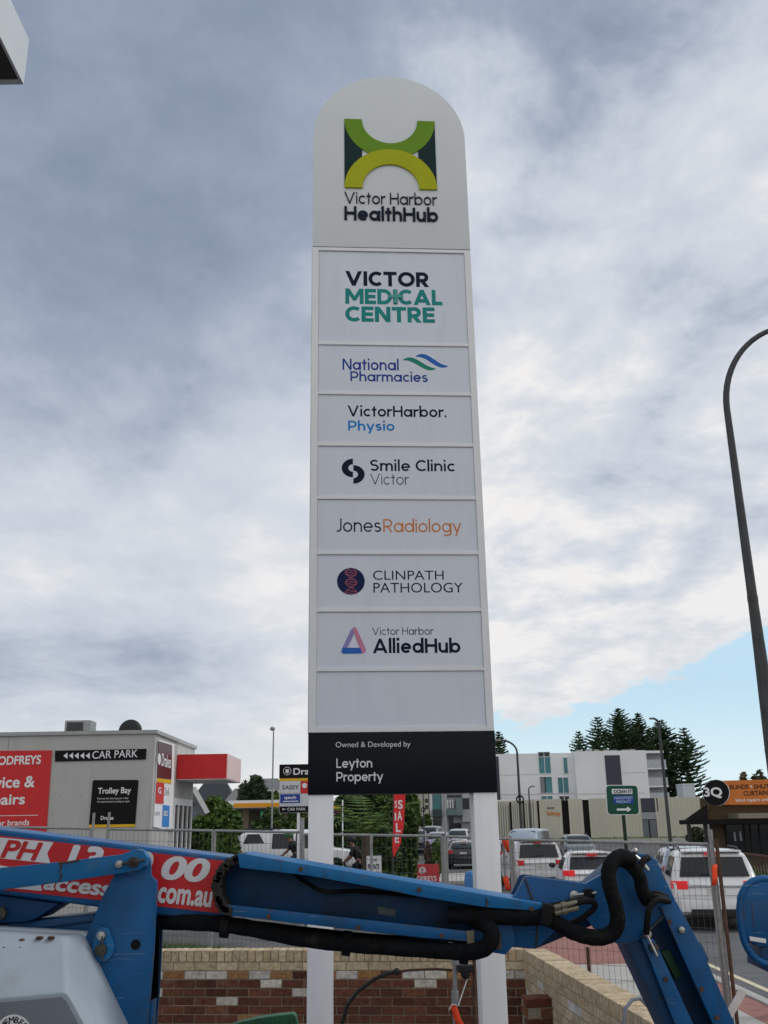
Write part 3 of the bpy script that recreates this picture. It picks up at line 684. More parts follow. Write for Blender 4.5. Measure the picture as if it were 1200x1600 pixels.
# main boom
mb_ = pl_poly('main_boom', [(-160, 1277), (0, 1296), (365, 1340), (352, 1444), (230, 1428), (0, 1398), (-160, 1378)], BY, .36, blue_paint, .022, seg=3)
DP = Plane((0, BY, 0))
b = MB(); poly(b, DP, [(-160, 1288), (0, 1305.5), (350, 1345), (343, 1427), (230, 1414), (0, 1390), (-160, 1370)], .0015, .0012); dc = b.build('decal', decal_red, mb_)
b = MB(); poly(b, DP, [(-160, 1291), (0, 1308.5), (84, 1316), (74, 1333), (79, 1349), (0, 1341), (-160, 1322)], .003, .0008); b.build('decal_band', ink_white, mb_)
b = MB(); poly(b, DP, [(-160, 1350), (0, 1352), (60, 1362), (66, 1392), (-160, 1372)], .003, .0008); b.build('decal_band', ink_white, mb_)
b = MB(); text(b, DP, 'PH', 2, 1314, 67, 1343, off=.0045, bold=.03, shear=.3, tilt=-.095); b.build('lettering', decal_red, mb_)
b = MB(); text(b, DP, '13', 103, 1321, 162, 1362, off=.0045, bold=.042, shear=.25, tilt=-.10); b.build('lettering', ink_white, mb_)
b = MB(); text(b, DP, '40', 184, 1329, 240, 1364, off=.0045, bold=.042, shear=.25, tilt=-.10); b.build('lettering', ink_white, mb_)
b = MB(); text(b, DP, '00', 252.5, 1339, 328.5, 1377, off=.0045, bold=.038, shear=.25, tilt=-.095); b.build('lettering', ink_white, mb_)
b = MB(); text(b, DP, 'accesshire', 68, 1374, 240, 1399, off=.0045, bold=.034, shear=.25, tilt=-.115); b.build('lettering', ink_white, mb_)
b = MB(); text(b, DP, '.com.au', 240, 1389, 333, 1414, off=.0045, bold=.034, shear=.2, tilt=-.10); b.build('lettering', ink_white, mb_)
# bracket plate and link arm in front of the boom
br = pl_poly('riser_bracket', [(190, 1347), (197, 1334), (207, 1327), (220, 1326), (230, 1333), (235, 1345), (236, 1368), (245, 1377), (245, 1392), (240, 1490), (231, 1600), (222, 1700), (100, 1700), (125, 1600), (120, 1498), (160, 1400)], 4.86, .022, blue_paint, .004)
pl_poly('riser_bracket', [(190, 1360), (238, 1365), (252, 1392), (254, 1450), (249, 1550), (244, 1600), (237, 1700), (120, 1700), (120, 1498), (160, 1400)], 5.40, .022, blue_shaded, .004)
pl_poly('riser_gap_shade', [(160, 1445), (249, 1440), (246, 1560), (236, 1600), (226, 1700), (150, 1700)], 5.37, .02, gap_shade_black, .004)  # black sheet standing in for the shade between the two bracket plates
pl_poly('riser_flange', [(231, 1565), (243, 1560), (234, 1700), (224, 1700)], 4.885, .03, blue_paint, .004)
pl_poly('link_arm', [(-60, 1372), (0, 1356), (92, 1347), (190, 1335), (212, 1327), (224, 1329), (231, 1340), (228, 1353), (214, 1361), (100, 1378), (0, 1391), (-60, 1399)], 4.79, .055, blue_worn_lit, .006)
b = MB(); b.tube([bp(x, y, 4.787) for x, y in ((92, 1347), (96, 1353), (93, 1362), (97, 1368), (92, 1377))], .004, 6); b.build('weld_seam', greasy, lift)
b = MB(); b.tube([bp(x, y, 4.788) for x, y in ((94, 1348), (108, 1347), (124, 1344))], .005, 6); b.build('worn_edge', rusty, lift)
def pin(x, y, r, D, m_=steel, h=.03):
    b = MB(); p = bp(x, y, D); b.cyl(p, p+Vector((0, -h, 0)), r, 18); b.cyl(p+Vector((0, -h, 0)), p+Vector((0, -h-.008, 0)), r*.55, 12); return b.build('pin', m_, lift, bevel=.002)
pin(188, 1350, .017, 4.79); pin(210, 1347, .024, 4.79, greasy)
b = MB(); b.tube([bp(190, 1350, 4.765), bp(210, 1347, 4.755), bp(226, 1344, 4.765)], .006, 8); b.build('pin_keeper', greasy, lift)
b = MB(); b.prism([bp(x, y, 4.86) for x, y in ((152, 1452), (160, 1448), (171, 1450), (180, 1476), (178, 1490), (168, 1502), (152, 1503), (145, 1492), (147, 1470))], (0, -.014, 0)); b.build('boss_plate', blue_worn_lit, lift, bevel=.003)
pin(160, 1461, .019, 4.845); pin(159, 1484, .026, 4.845, greasy)
b = MB(); b.tube([bp(160, 1461, 4.82), bp(159, 1484, 4.815), bp(160, 1500, 4.82)], .006, 8); b.build('pin_keeper', greasy, lift)
b = MB(); p = bp(212, 1476, 4.859); b.cyl(p, p+Vector((0, -.0015, 0)), .0225, 24); b.build('bore_hole', mat('bore_black', (.003, .004, .006), .9), lift)
# lower arms to the left
pl_poly('lower_arm', [(-80, 1385), (0, 1399), (92, 1412), (55, 1436), (38, 1441), (-80, 1446)], 5.02, .26, blue_shaded, .008)
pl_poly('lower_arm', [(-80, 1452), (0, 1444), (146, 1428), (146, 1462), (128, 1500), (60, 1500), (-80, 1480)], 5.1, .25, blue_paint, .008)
pl_poly('arm_rib', [(-80, 1466), (0, 1456), (146, 1438), (146, 1441), (0, 1459), (-80, 1469)], 5.085, .02, blue_shaded, .002)
pin(2, 1427, .03, 5.0, greasy)
# plastic hood
hv = []
hpts = [(-120, 1452), (22, 1459.5), (98, 1464), (108, 1471), (125, 1503), (190, 1640), (190, 1760), (-120, 1760)]
b = MB(); top = [bp(x, y, 4.62) for x, y in hpts]; fr = [bp(x, y, 4.30) for x, y in [(-120, 1570), (0, 1560), (100, 1551), (106, 1553), (112, 1562), (140, 1612), (150, 1760), (-120, 1770)]]
n = 8
mid = [Vector((p.x, p.y-.02, p.z-.03)) for p in top]
bk = [Vector((p.x*1.0, 5.0, p.z-.01)) for p in top]
b.add(fr+top+bk, [list(range(n))]+[(i, (i+1) % n, n+(i+1) % n, n+i) for i in range(n)]+[(n+i, n+(i+1) % n, 2*n+(i+1) % n, 2*n+i) for i in range(n)]+[list(range(3*n-1, 2*n-1, -1))])
hood = b.build('engine_hood', hood_plastic, lift, bevel=.014, seg=3, angle=60)
b = MB(); b.prism([bp(x, y, 4.29) for x, y in [(-110, 1576), (0, 1566), (97, 1557), (104, 1563), (128, 1608), (135, 1700), (-110, 1700)]], (0, .012, 0)); b.build('hood_panel', hood_grey, hood, bevel=.008)
for x_, y_, in ((35, 1469), (62, 1465), (80, 1465), (8, 1481), (32, 1481)):
    b = MB(); p = bp(x_, y_, 4.60 if y_ < 1475 else 4.565); b.ell(p, (.017, .017, .007)); b.build('rivet', rusty, hood)
HP = Plane((0, 4.288, 0))
b = MB(); poly(b, HP, [(22+27*cos(2*pi*i/36), 1612+27*sin(2*pi*i/36)) for i in range(36)], .001, .002); bd = b.build('badge', ink_white, hood)
b = MB(); 
for i, ch in enumerate('MEMBER'):
    a = radians(148-i*24); cx_, cy_ = 22+19*cos(a), 1612-19*sin(a); vs, fs = glyphs(ch, .02)
    x0 = min(v[0] for v in vs); x1 = max(v[0] for v in vs); u, v = HP.uv(cx_, cy_); s_ = .032; ca, sa = cos(a-pi/2), sin(a-pi/2)
    b.add([HP.pt(u+((x-(x0+x1)/2)*ca-(y-.35)*sa)*s_, v+((x-(x0+x1)/2)*sa+(y-.35)*ca)*s_, .0045+z*.01) for x, y, z in vs], fs)
b.build('badge_lettering', ink_navy, hood)
# fly boom cover: deep C-channel
web = pl_poly('boom_cover_web', [(352, 1385), (357, 1362), (368, 1347), (385, 1341), (875, 1424), (865, 1440), (790, 1462), (745, 1478), (365, 1428), (354, 1412)], 4.98, .30, blue_shaded, .006)
b = MB(); b.prism([bp(x, y, 4.80) for x, y in [(371, 1334), (378, 1333.5), (640, 1378), (872, 1416), (879, 1421), (862, 1425), (760, 1418), (660, 1402), (580, 1386), (480, 1368), (374, 1356)]], (0, .03, 0))
b.prism([bp(x, y, 4.831) for x, y in [(371, 1334), (378, 1333.5), (640, 1378), (872, 1416), (874, 1420), (640, 1383), (374, 1339)]], (0, .42, 0)); b.build('cover_top_flange', blue_worn_lit, lift, bevel=.005)
b = MB(); b.prism([bp(x, y, 4.84) for x, y in [(345, 1412), (740, 1456), (741, 1472), (640, 1463), (345, 1429)]], (0, .02, 0))
b.prism([bp(x, y, 4.861) for x, y in [(345, 1424), (740, 1467), (741, 1472), (345, 1429)]], (0, .13, 0)); b.build('cover_bottom_flange', blue_paint, lift, bevel=.004)
b = MB(); p = bp(735, 1464, 4.836); b.box(p, (.035, .01, .055)); b.build('worn_end', mat('worn_tan', (.16, .15, .11), .8, var=.3, scale=30), lift, bevel=.003)
# rubber edging round the channel's open end
edge = [(378, 1340), (362, 1346), (350, 1357), (343, 1372), (341, 1388), (345, 1404), (352, 1418), (366, 1424)]
b = MB()
for k in range(len(edge)-1):
    for q in range(3):
        t = q/3; x = edge[k][0]*(1-t)+edge[k+1][0]*t; y = edge[k][1]*(1-t)+edge[k+1][1]*t
        b.box(bp(x+R.uniform(-1, 1), y, 4.9), (.038*R.uniform(.8, 1.15), .14, .036*R.uniform(.9, 1.1)), Matrix.Rotation(R.uniform(-.5, .5), 3, 'Y'))
b.build('cable_chain', mat('grubby_rubber', (.035, .033, .03), .85, var=.5, scale=40, bump=.4, bscale=90), lift, bevel=.004, seg=1)
for x_, y_, D_ in ((655, 1390, 4.798), (470, 1358, 4.798), (830, 1420, 4.798), (560, 1449, 4.838), (420, 1432, 4.838), (690, 1462, 4.838), (1046, 1440, 4.928), (1096, 1545, 4.928), (1120, 1590, 4.928), (1040, 1530, 4.928)):
    b = MB(); p = bp(x_, y_, D_); b.tube([p, p+Vector((0, -.010, 0))], .011, 6); b.build('bolt', rusty, lift)
b = MB(); b.tube([bp(x, y, 4.797) for x, y in ((760, 1402), (762, 1408), (760, 1414), (762, 1418))], .004, 6); b.build('weld_seam', greasy, lift)
b = MB(); b.tube([bp(820, 1372, 4.948), bp(840, 1430, 4.948), bp(838, 1480, 4.948)], .005, 6); b.build('weld_seam', greasy, lift)
b = MB(); b.tube([bp(1003, 1466, 4.928), bp(1036, 1432, 4.946), bp(1048, 1428, 4.946)], .006, 6); b.build('weld_seam', greasy, lift)
pl_poly('warning_plate', [(590, 1416), (618, 1421), (618, 1433), (590, 1428)], 4.977, .002, mat('faded_plate', (.10, .115, .12), .6, var=.4, scale=30), .001)
# hose under the boom
def hose(pts, r, D=4.9, m_=hose_sleeve, name='hose', n=14, sub=6):
    P = [bp(p[0], p[1], p[2] if len(p) > 2 else D) for p in pts]; Q = []
    for i in range(len(P)-1):
        p0 = P[max(i-1, 0)]; p1 = P[i]; p2 = P[i+1]; p3 = P[min(i+2, len(P)-1)]
        for k in range(sub):
            t = k/sub; Q.append(.5*((2*p1)+(p2-p0)*t+(2*p0-5*p1+4*p2-p3)*t*t+(3*p1-p0-3*p2+p3)*t**3))
    Q.append(P[-1]); b = MB(); rr = [r*(1+.03*sin(i*1.7)) for i in range(len(Q))]; b.tube(Q, rr, n); return b.build(name, m_, lift, smooth=True, angle=80)
hose([(236, 1440, 5.12), (290, 1441, 5.0), (345, 1444, 4.96), (400, 1452, 4.93), (470, 1466, 4.92), (560, 1476, 4.9), (660, 1483, 4.88), (720, 1487, 4.86), (752, 1484, 4.82), (768, 1468, 4.8), (762, 1447, 4.82), (740, 1438, 4.9)], .037)
hose([(240, 1433, 5.3), (300, 1438, 5.2), (420, 1452, 5.15), (560, 1468, 5.1), (700, 1478, 5.1)], .032)
for x_, y_ in ((352, 1446), (542, 1474), (725, 1487)):
    b = MB(); p = bp(x_, y_, 4.93); b.cyl(p+Vector((-.02, 0, .002)), p+Vector((.02, 0, -.002)), .055, 16); b.build('hose_clamp', rubber, lift, bevel=.005)
hose([(700, 1430, 4.86), (760, 1430, 4.84), (820, 1434, 4.82), (860, 1430, 4.8)], .036)
# a slack cable inside the channel
hose([(455, 1362, 4.93), (480, 1380, 4.92), (510, 1393, 4.92), (560, 1392, 4.92), (650, 1400, 4.93)], .009)
# end plates and knuckle
pl_poly('knuckle_plate', [(798, 1398), (812, 1368), (818, 1366), (905, 1378), (940, 1366), (940, 1440), (838, 1482), (775, 1478)], 5.25, .02, blue_shaded, .003)
pl_poly('knuckle_plate', [(740, 1440), (806, 1398), (821, 1369.5), (827, 1369), (915, 1380.5), (948, 1362), (968, 1338), (985, 1334), (1012, 1334), (1026, 1344), (1058, 1412), (1046, 1432), (1020, 1448), (1003, 1467), (980, 1476), (962, 1474), (930, 1452), (917, 1434), (898, 1436), (866, 1456), (838, 1483), (776, 1478)], 4.95, .045, blue_paint, .005)
pl_poly('boom_end', [(735, 1448), (800, 1440), (806, 1474), (790, 1492), (772, 1489), (745, 1480)], 4.9, .3, blue_paint, .006)
pl_poly('knuckle_web', [(920, 1384), (960, 1350), (1000, 1345), (1040, 1420), (990, 1468)], 4.997, .25, blue_shaded, .004)
pin(896, 1399, .022, 4.95); pin(918, 1397, .027, 4.93, rubber, .05)
b = MB(); b.tube([bp(896, 1399, 4.90), bp(932, 1395, 4.88)], .0065, 8); b.build('pin_keeper', steel, lift)
b = MB(); b.box(bp(781, 1470, 4.89), (.014, .012, .06)); b.box(bp(779, 1480, 4.888), (.025, .012, .02)); b.build('latch', greasy, lift, bevel=.002)
# jib arm
pl_poly('jib_rail', [(1001, 1463), (1012, 1462), (1024, 1470), (1120, 1680), (1086, 1680)], 4.93, .035, blue_paint, .005)
pl_poly('jib_rail', [(1032, 1417), (1056, 1407), (1092, 1472), (1096, 1473), (1108, 1499), (1106, 1504), (1184, 1680), (1150, 1680)], 4.93, .035, blue_paint, .005)
pl_poly('jib_side', [(979, 1474), (1001, 1464), (1092, 1680), (1076, 1680)], 4.967, .28, blue_shaded, .004)
pl_poly('jib_side', [(1060, 1420), (1090, 1480), (1178, 1680), (1160, 1680)], 4.967, .28, blue_shaded, .004)
pl_poly('jib_bed', [(1000, 1440), (1040, 1430), (1160, 1680), (1090, 1680)], 5.1, .1, blue_shaded, .004)
pl_poly('green_block', [(1033, 1487), (1046, 1484), (1066, 1524), (1056, 1530)], 5.06, .03, green_plastic, .003)
pin(1010, 1459, .018, 4.93); pin(1020, 1480, .021, 4.93, greasy); pin(1063, 1452, .014, 4.93)
b = MB(); b.tube([bp(1010, 1459, 4.89), bp(1027, 1494, 4.88)], .006, 8); b.build('pin_keeper', steel, lift)
# big S hose and the smaller lines at the knuckle
hose([(845, 1432, 4.82), (866, 1440, 4.8), (895, 1456, 4.78), (930, 1465, 4.77), (955, 1459, 4.76), (965, 1440, 4.75), (961, 1412, 4.74), (953, 1385, 4.74), (951, 1362, 4.75), (959, 1345, 4.77), (973, 1338, 4.8), (986, 1345, 4.84)], .035, sub=8)
hose([(972, 1344, 4.86), (986, 1352, 4.85), (999, 1370, 4.84), (1004, 1392, 4.85), (1012, 1408, 4.88)], .032)
hose([(1008, 1404, 4.88), (1022, 1400, 4.86), (1036, 1403, 4.87), (1046, 1409, 4.9)], .013, m_=rubber)
hose([(1008, 1399, 4.9), (1026, 1395, 4.88), (1042, 1401, 4.9)], .010, m_=rubber)
hose([(1042, 1408, 4.86), (1028, 1406, 4.84), (1016, 1416, 4.83), (1012, 1432, 4.83), (1010, 1458, 4.87)], .015, m_=rubber)
hose([(1013, 1340, 4.88), (1005, 1345, 4.86), (1000, 1356, 4.85)], .016, m_=rubber)
hose([(860, 1424, 4.8), (885, 1417, 4.78), (905, 1410, 4.77), (924, 1408, 4.77), (930, 1416, 4.78), (918, 1428, 4.8), (900, 1440, 4.83), (880, 1446, 4.86)], .013, m_=rubber)
hose([(858, 1415, 4.82), (884, 1410, 4.8), (910, 1404, 4.8), (925, 1409, 4.8)], .010, m_=rubber)
for x0, y0, x1, y1 in ((866, 1418.5, 902, 1410), (867, 1427, 904, 1418)):
    b = MB(); p = bp(x0, y0, 4.775); q = bp(x1, y1, 4.77); b.tube([p, p.lerp(q, .3), p.lerp(q, .32), p.lerp(q, .5), p.lerp(q, .52), q], [.013, .013, .017, .017, .012, .012], 10); b.build('hose_fitting', mat('olive_fitting', (.20, .19, .14), .5, metal=.5, var=.2), lift, smooth=True)
b = MB(); p = bp(853, 1428, 4.8); b.box(p, (.05, .1, .09), Matrix.Rotation(.3, 3, 'Y')); b.build('hose_clamp', rubber, lift, bevel=.008)
b = MB(); b.tube([bp(988, 1334, 4.9), bp(1003, 1346, 4.87), bp(1013, 1360, 4.87)], .009, 8); b.ell(bp(992, 1330, 4.88), (.016, .016, .016)); b.build('hydraulic_elbow', steel, lift, smooth=True)
# platform guard at the right edge
hose([(1210, 1374, 5.0), (1186, 1374, 5.0), (1166, 1385, 5.0), (1157, 1410, 5.0), (1157, 1440, 5.0), (1163, 1470, 5.0), (1174, 1490, 5.0), (1190, 1503, 5.0), (1215, 1510, 5.0)], .017, m_=blue_paint, name='platform_guard_rail')
pl_poly('platform_console', [(1160, 1402), (1168, 1386), (1184, 1377), (1290, 1374), (1290, 1482), (1186, 1480), (1168, 1470), (1161, 1450)], 4.985, .10, blue_paint, .02)
pl_poly('console_face', [(1174, 1408), (1290, 1410), (1290, 1470), (1188, 1467), (1178, 1458)], 4.982, .008, blue_paint, .006)
pl_poly('console_bracket', [(1191, 1478), (1290, 1480), (1290, 1560), (1190, 1512)], 5.0, .2, blue_shaded, .006)
pl_poly('sticker', [(1171, 1463), (1197, 1467), (1197, 1474), (1172, 1470)], 4.976, .004, ink_white, .001)
b = MB(); b.tube([bp(1165, 1700, 5.0), bp(1230, 1700, 5.0), bp(1235, 1500, 5.1)], .05, 10); b.build('platform_mount', blue_paint, lift, smooth=True)

# ---------------------------------------------------------------- small things by the wall
t_ = thing('water_standpipe', 'galvanised water standpipe with black valve beside the right sign post', 'water pipe', on_z(711, 1700, .1))
YP = 7.6
b = MB(); b.tube([at(711, 1700, YP), at(711, 1560, YP), at(711, 1497, YP)], .016, 12); b.build('pipe', galv, t_, smooth=True)
b = MB(); b.tube([at(711, 1568, YP), at(711, 1548, YP)], .026, 12); b.tube([at(711, 1508, YP), at(711, 1496, YP)], .026, 12); b.build('coupling', galv, t_, bevel=.003)
b = MB(); b.box(at(727, 1513, YP), (.11, .07, .05)); b.ell(at(727, 1520, YP), (.035, .035, .045)); b.build('valve', black_plastic, t_, bevel=.012)
b = MB(); b.tube([at(741, 1500, YP), at(742, 1600, YP), at(742, 1700, YP)], .012, 8); b.build('stake', rusty, t_)
o = MB(); P_ = [at(x, y, D) for x, y, D in ((706, 1516, 7.6), (680, 1514, 7.65), (640, 1516, 7.7), (622, 1518, 7.7))]; o.tube(P_, .009, 8)
tag(o.build('copper_pipe', mat('aged_copper', (.10, .055, .035), .6, metal=.5, var=.3), smooth=True), 'thin brown pipe leading from the standpipe to the black hose', 'pipe')
o = MB(); pts = [(622, 1518), (605, 1521), (585, 1530), (560, 1548), (543, 1570), (534, 1600), (528, 1640)]
o.tube([at(x, y, 7.72+.02*i) for i, (x, y) in enumerate(pts)], .014, 10); o.ell(at(620, 1518, 7.71), (.028, .022, .024))
tag(o.build('water_hose', black_plastic, smooth=True), 'black poly hose curving down in front of the red bricks', 'hose')
def ribbon(name, pts, w_, D, label, m_=hiviz):
    b = MB(); L_ = []
    for i, (x, y) in enumerate(pts):
        p = at(x, y, D+.015*sin(i*2.1)); L_.append((p+Vector((-w_/2, .01*cos(i*1.9), 0)), p+Vector((w_/2, -.01*sin(i*1.5), .01))))
    vs = [q for pr in L_ for q in pr]; fs = [(2*i, 2*i+1, 2*i+3, 2*i+2) for i in range(len(L_)-1)]
    b.add(vs, fs); o = b.build(name, m_, smooth=True); md = o.modifiers.new('thickness', 'SOLIDIFY'); md.thickness = .002
    return tag(o, label, 'ribbon', 'orange warning ribbons')
ribbon('warning_ribbon', [(707, 1572), (711, 1580), (714, 1592), (722, 1606), (728, 1620)], .045, 7.58, 'orange ribbon tied to the water standpipe')
b = MB(); b.tube([at(702, 1578, 7.58), at(706, 1569, 7.56), at(716, 1571, 7.57), at(730, 1530, 7.6), at(736, 1515, 7.6)], .004, 6); tag(b.build('tie_string', ink_white, smooth=True), 'white cord tied round the water standpipe', 'cord')
t_ = thing('garden_bin', 'green ribbed plastic bin lid in front of the red bricks', 'bin', at(415, 1650, 9.0)-Vector((0, 0, .6)))
b = MB(); gp = [(352, 1606), (372, 1598), (400, 1591.5), (430, 1587), (458, 1584), (462, 1588), (466, 1606), (468, 1650), (352, 1650)]
b.prism([at(x, y, 8.8) for x, y in gp], (0, .12, 0)); gb = b.build('lid', green_plastic, t_, bevel=.012)
b = MB()
for k in range(6): 
    x = 378+k*15; y = 1597-(x-372)*.145; b.prism([at(x, y, 8.79), at(x+5, y-.8, 8.79), at(x+6, 1650, 8.79), at(x+1, 1650, 8.79)], (0, .012, 0))
b.build('lid_ribs', green_plastic, t_, bevel=.003)
b = MB(); p = at(415, 1650, 8.95); b.slab((p.x-.30, 8.83, .0), (p.x+.30, 9.1, p.z-.02)); b.build('bin_body', green_plastic, t_, bevel=.02)
o = MB(); p_ = [(976, 1640), (974, 1600), (978, 1575), (988, 1562), (1000, 1560), (1012, 1572)]
o.tube([at(x, y, 7.4+.03*i) for i, (x, y) in enumerate(p_)], .013, 10); tag(o.build('garden_hose', hose_grey, smooth=True), 'grey hose looped over the cream wall coping', 'hose')
o = MB(); o.prism([at(x, y, 10.6) for x, y in ((1157, 1545), (1167, 1551), (1140, 1598), (1120, 1640), (1108, 1636), (1130, 1592))], (0, .03, 0)); tag(o.build('timber_offcut', mat('pale_timber', (.62, .62, .62), .7)), 'pale timber board leaning near the kerb by the blue jib', 'board')

# ---------------------------------------------------------------- temporary fence
def fence(pxa, ya, Da, pxb, yb, Db, label, posts=True, H=2.1):
    A = at(pxa, ya, Da); B = at(pxb, yb, Db); d = B-A; L_ = d.length; dn = d.normalized()
    rt = thing('mesh_fence', label, 'temporary fence', (A.x, A.y, A.z-H), 0, 'wire mesh temporary fence panels')
    dz = Vector((0, 0, 1))
    b = MB(); b.tube([A, B], .017, 10); b.tube([A, A-dz*H], .017, 10); b.tube([B, B-dz*H], .017, 10); b.tube([A-dz*(H-.15), B-dz*(H-.15)], .02, 10); b.build('frame', galv, rt, smooth=True)
    b = MB(); n_ = int(L_/.06)
    for i in range(1, n_):
        p = A+d*(i/n_); b.tube([p, p-dz*(H-.15)], .0018, 4, cap=False)
    for j in range(1, 14):
        z = (H-.15)*j/14; b.tube([A-dz*z, B-dz*z], .0018, 4, cap=False)
    b.build('wire_mesh', wire_m, rt)
    return rt
fence(-150, 1290, 14.0, 142, 1294.5, 13.4, 'mesh fence panel in front of the red shop sign')
fence(170, 1295.5, 13.4, 333, 1298, 13.0, 'mesh fence panel between the black bay sign and round bush')
fence(336, 1298, 13.0, 471, 1300.5, 12.6, 'mesh fence panel in front of the white ute')
fence(474, 1303.5, 12.5, 690, 1306.5, 12.2, 'mesh fence panel in front of the palm and flag')
fence(697, 1307, 12.2, 797, 1311, 11.7, 'mesh fence panel behind the right sign post')
fence(801, 1312, 11.7, 1106, 1319, 11.0, 'mesh fence panel in front of the waiting cars')
b = MB(); b.tube([at(1108, 1317, 11.0)-Vector((0, 0, 0)), on_z(1250, 1720, .08)], .019, 10)
def stake(name, px, y0, y1, D, r, m_, label, cat='post', lean=0.0):
    a = at(px, y0, D); c = Vector((a.x+lean, a.y, max(0, ground_h(a.x, a.y)))); b = MB(); b.tube([c, a], r, 8); return tag(b.build(name, m_, smooth=True), label, cat)
stake('steel_post', 147, 1270, 0, 13.3, .018, galv, 'galvanised post left of a pair before the black bay sign')
stake('steel_post', 171, 1269, 0, 13.3, .018, galv, 'galvanised post right of a pair before the black bay sign', lean=-.05)
stake('steel_post', 472, 1278, 0, 12.55, .028, galv, 'tall grey post beside the left white sign post')
stake('steel_post', 580, 1304, 0, 12.3, .018, galv, 'grey fence post behind the private notice')
stake('steel_post', 693, 1307, 0, 12.1, .026, galv, 'thick grey post left of the dark sedan')
stake('steel_post', 1109, 1296, 0, 10.95, .026, galv, 'galvanised post in front of the large white wagon')
stake('star_picket', 1119, 1312, 0, 10.9, .021, rusty, 'rusty brown picket in front of the large white wagon')
stake('star_picket', 918, 1480, 0, 11.6, .02, rusty, 'short rusty picket by the cream wall and pavers')
stake('star_picket', 797, 1306, 0, 11.95, .02, galv, 'grey picket with orange ribbon beside the right sign post')
stake('star_picket', 786, 1304, 0, 11.95, .014, galv, 'thin white picket next to the right sign post')
ribbon('warning_ribbon', [(788, 1309), (791, 1316), (794, 1324), (799, 1332)], .09, 11.85, 'orange ribbon on the picket beside the white wagon')
ribbon('warning_ribbon', [(790, 1370), (791, 1378), (793, 1386), (794, 1392)], .06, 11.85, 'lower orange ribbon on the picket beside the sign post')
ribbon('warning_ribbon', [(1117, 1352), (1116, 1362), (1117, 1372), (1116, 1384)], .055, 10.85, 'orange ribbon on the rusty picket before the white wagon')

# ---------------------------------------------------------------- top left canopy
zE = 5.6
pE = on_z(37, 132, zE); pT = at(45, 62, pE.y)
t_ = thing('entrance_canopy', 'white edged flat canopy with dark soffit jutting in overhead', 'canopy', (pE.x-4, 3, 0))
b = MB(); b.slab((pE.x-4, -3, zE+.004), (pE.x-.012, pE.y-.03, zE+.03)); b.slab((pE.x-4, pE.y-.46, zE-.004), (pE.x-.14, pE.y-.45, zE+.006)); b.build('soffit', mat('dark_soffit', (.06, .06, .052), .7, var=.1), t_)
b = MB(); b.slab((pE.x-.012, -3, zE), (pE.x, pE.y, pT.z)); b.slab((pE.x-4, pE.y-.03, zE), (pE.x-.013, pE.y, pT.z)); b.build('fascia', mat('canopy_fascia', (.62, .67, .70), .45, var=.03), t_)
b = MB(); b.slab((pE.x-4, -3, pT.z-.05), (pE.x-.013, pE.y-.031, pT.z-.01)); b.build('roof', sign_white, t_)
b = MB(); b.slab((pE.x-4, -3, 0), (pE.x-3.8, pE.y-.6, zE)); b.build('wall', render_grey, t_)

# ---------------------------------------------------------------- left building (trolley bay)
LB = 22.0; LP = Plane((0, LB, 0))
cr = at(243, 1142, LB); cl = at(0, 1146.5, LB); zr = cr.z; xr = cr.x
yB1 = 24.3; yB2 = 26.6
bl_ = thing('supermarket_annex', 'grey rendered shop building with red, car park and trolley bay signs', 'building', (xr-5, 25, .3))
b = MB(); b.slab((xr-16, LB, 0), (xr, yB2, zr-.06)); b.build('wall', render_grey, bl_)
b = MB(); b.slab((xr-16, LB-.05, zr-.06), (xr+.05, yB2+.05, zr+.02)); b.build('parapet_cap', mat('cap_grey', (.36, .365, .36), .5), bl_)
b = MB(); b.obox(LP, LP.uv(13.2, 1160)[0], LP.uv(13.8, 1160)[0], LP.uv(13, 1172)[1], zr-.06, -.0, .002); b.build('wall_joint', dark_panel, bl_)
b = MB()
for x, y in ((83, 1218), (82, 1245), (93, 1244), (126, 1243), (84, 1290), (82, 1270), (224, 1217), (222, 1243), (221, 1270)): rectpx(b, LP, x-1, y-2, x+1, y+2, .001, .003)
b.build('wall_fixing', concrete, bl_)
b = MB(); poly(b, LP, [(-300, 1176), (81.5, 1172.5), (71, 1330), (-300, 1336)], .004, .02); rs = b.build('red_signboard', red_sign, bl_)
for s_, L_, T_, R_, B_, bo in (('GODFREYS', -14, 1181, 64.5, 1195, .03), ('Service &', -40, 1213, 55, 1231.5, .024), ('Repairs', -38, 1241, 39.5, 1263, .024), ('all major brands', -37, 1281.5, 46.5, 1293, .016)):
    b = MB(); text(b, LP, s_, L_, T_, R_, B_, off=.026, bold=bo, tilt=.012); b.build('lettering', ink_white, rs)
b = MB(); rectpx(b, LP, -60, 1274.3, 60, 1275.2, .026, .002); b.build('rule_line', ink_white, rs)
b = MB(); poly(b, LP, [(86.5, 1173), (229, 1170), (228, 1186.5), (86.5, 1190)], .004, .02); cs = b.build('car_park_signboard', black_sign, bl_)
b = MB(); text(b, LP, 'CAR PARK', 145, 1172.5, 215.5, 1184.5, off=.026, bold=.004, tilt=.02)
for k in range(5):
    x = 99.5+k*8.7; poly(b, LP, [(x, 1181-.02*k), (x+6.5, 1176), (x+6.5, 1186)], .026, .002)
b.build('lettering', ink_white, cs)
b = MB(); poly(b, LP, [(145.5, 1220), (148, 1219), (214.5, 1218.5), (216.5, 1220), (211.5, 1287.5), (139.5, 1288.5)], .004, .02); ts = b.build('trolley_bay_signboard', black_sign, bl_)
b = MB(); poly(b, LP, [(139.4, 1288.7), (211.4, 1287.7), (211.0, 1292), (139.0, 1293)], .004, .018); b.build('yellow_stripe', yellow_sign, ts)
b = MB(); text(b, LP, 'Trolley Bay', 153.5, 1230.5, 205, 1243, off=.026, bold=.018, tilt=.01)
b.build('lettering', ink_white, ts)
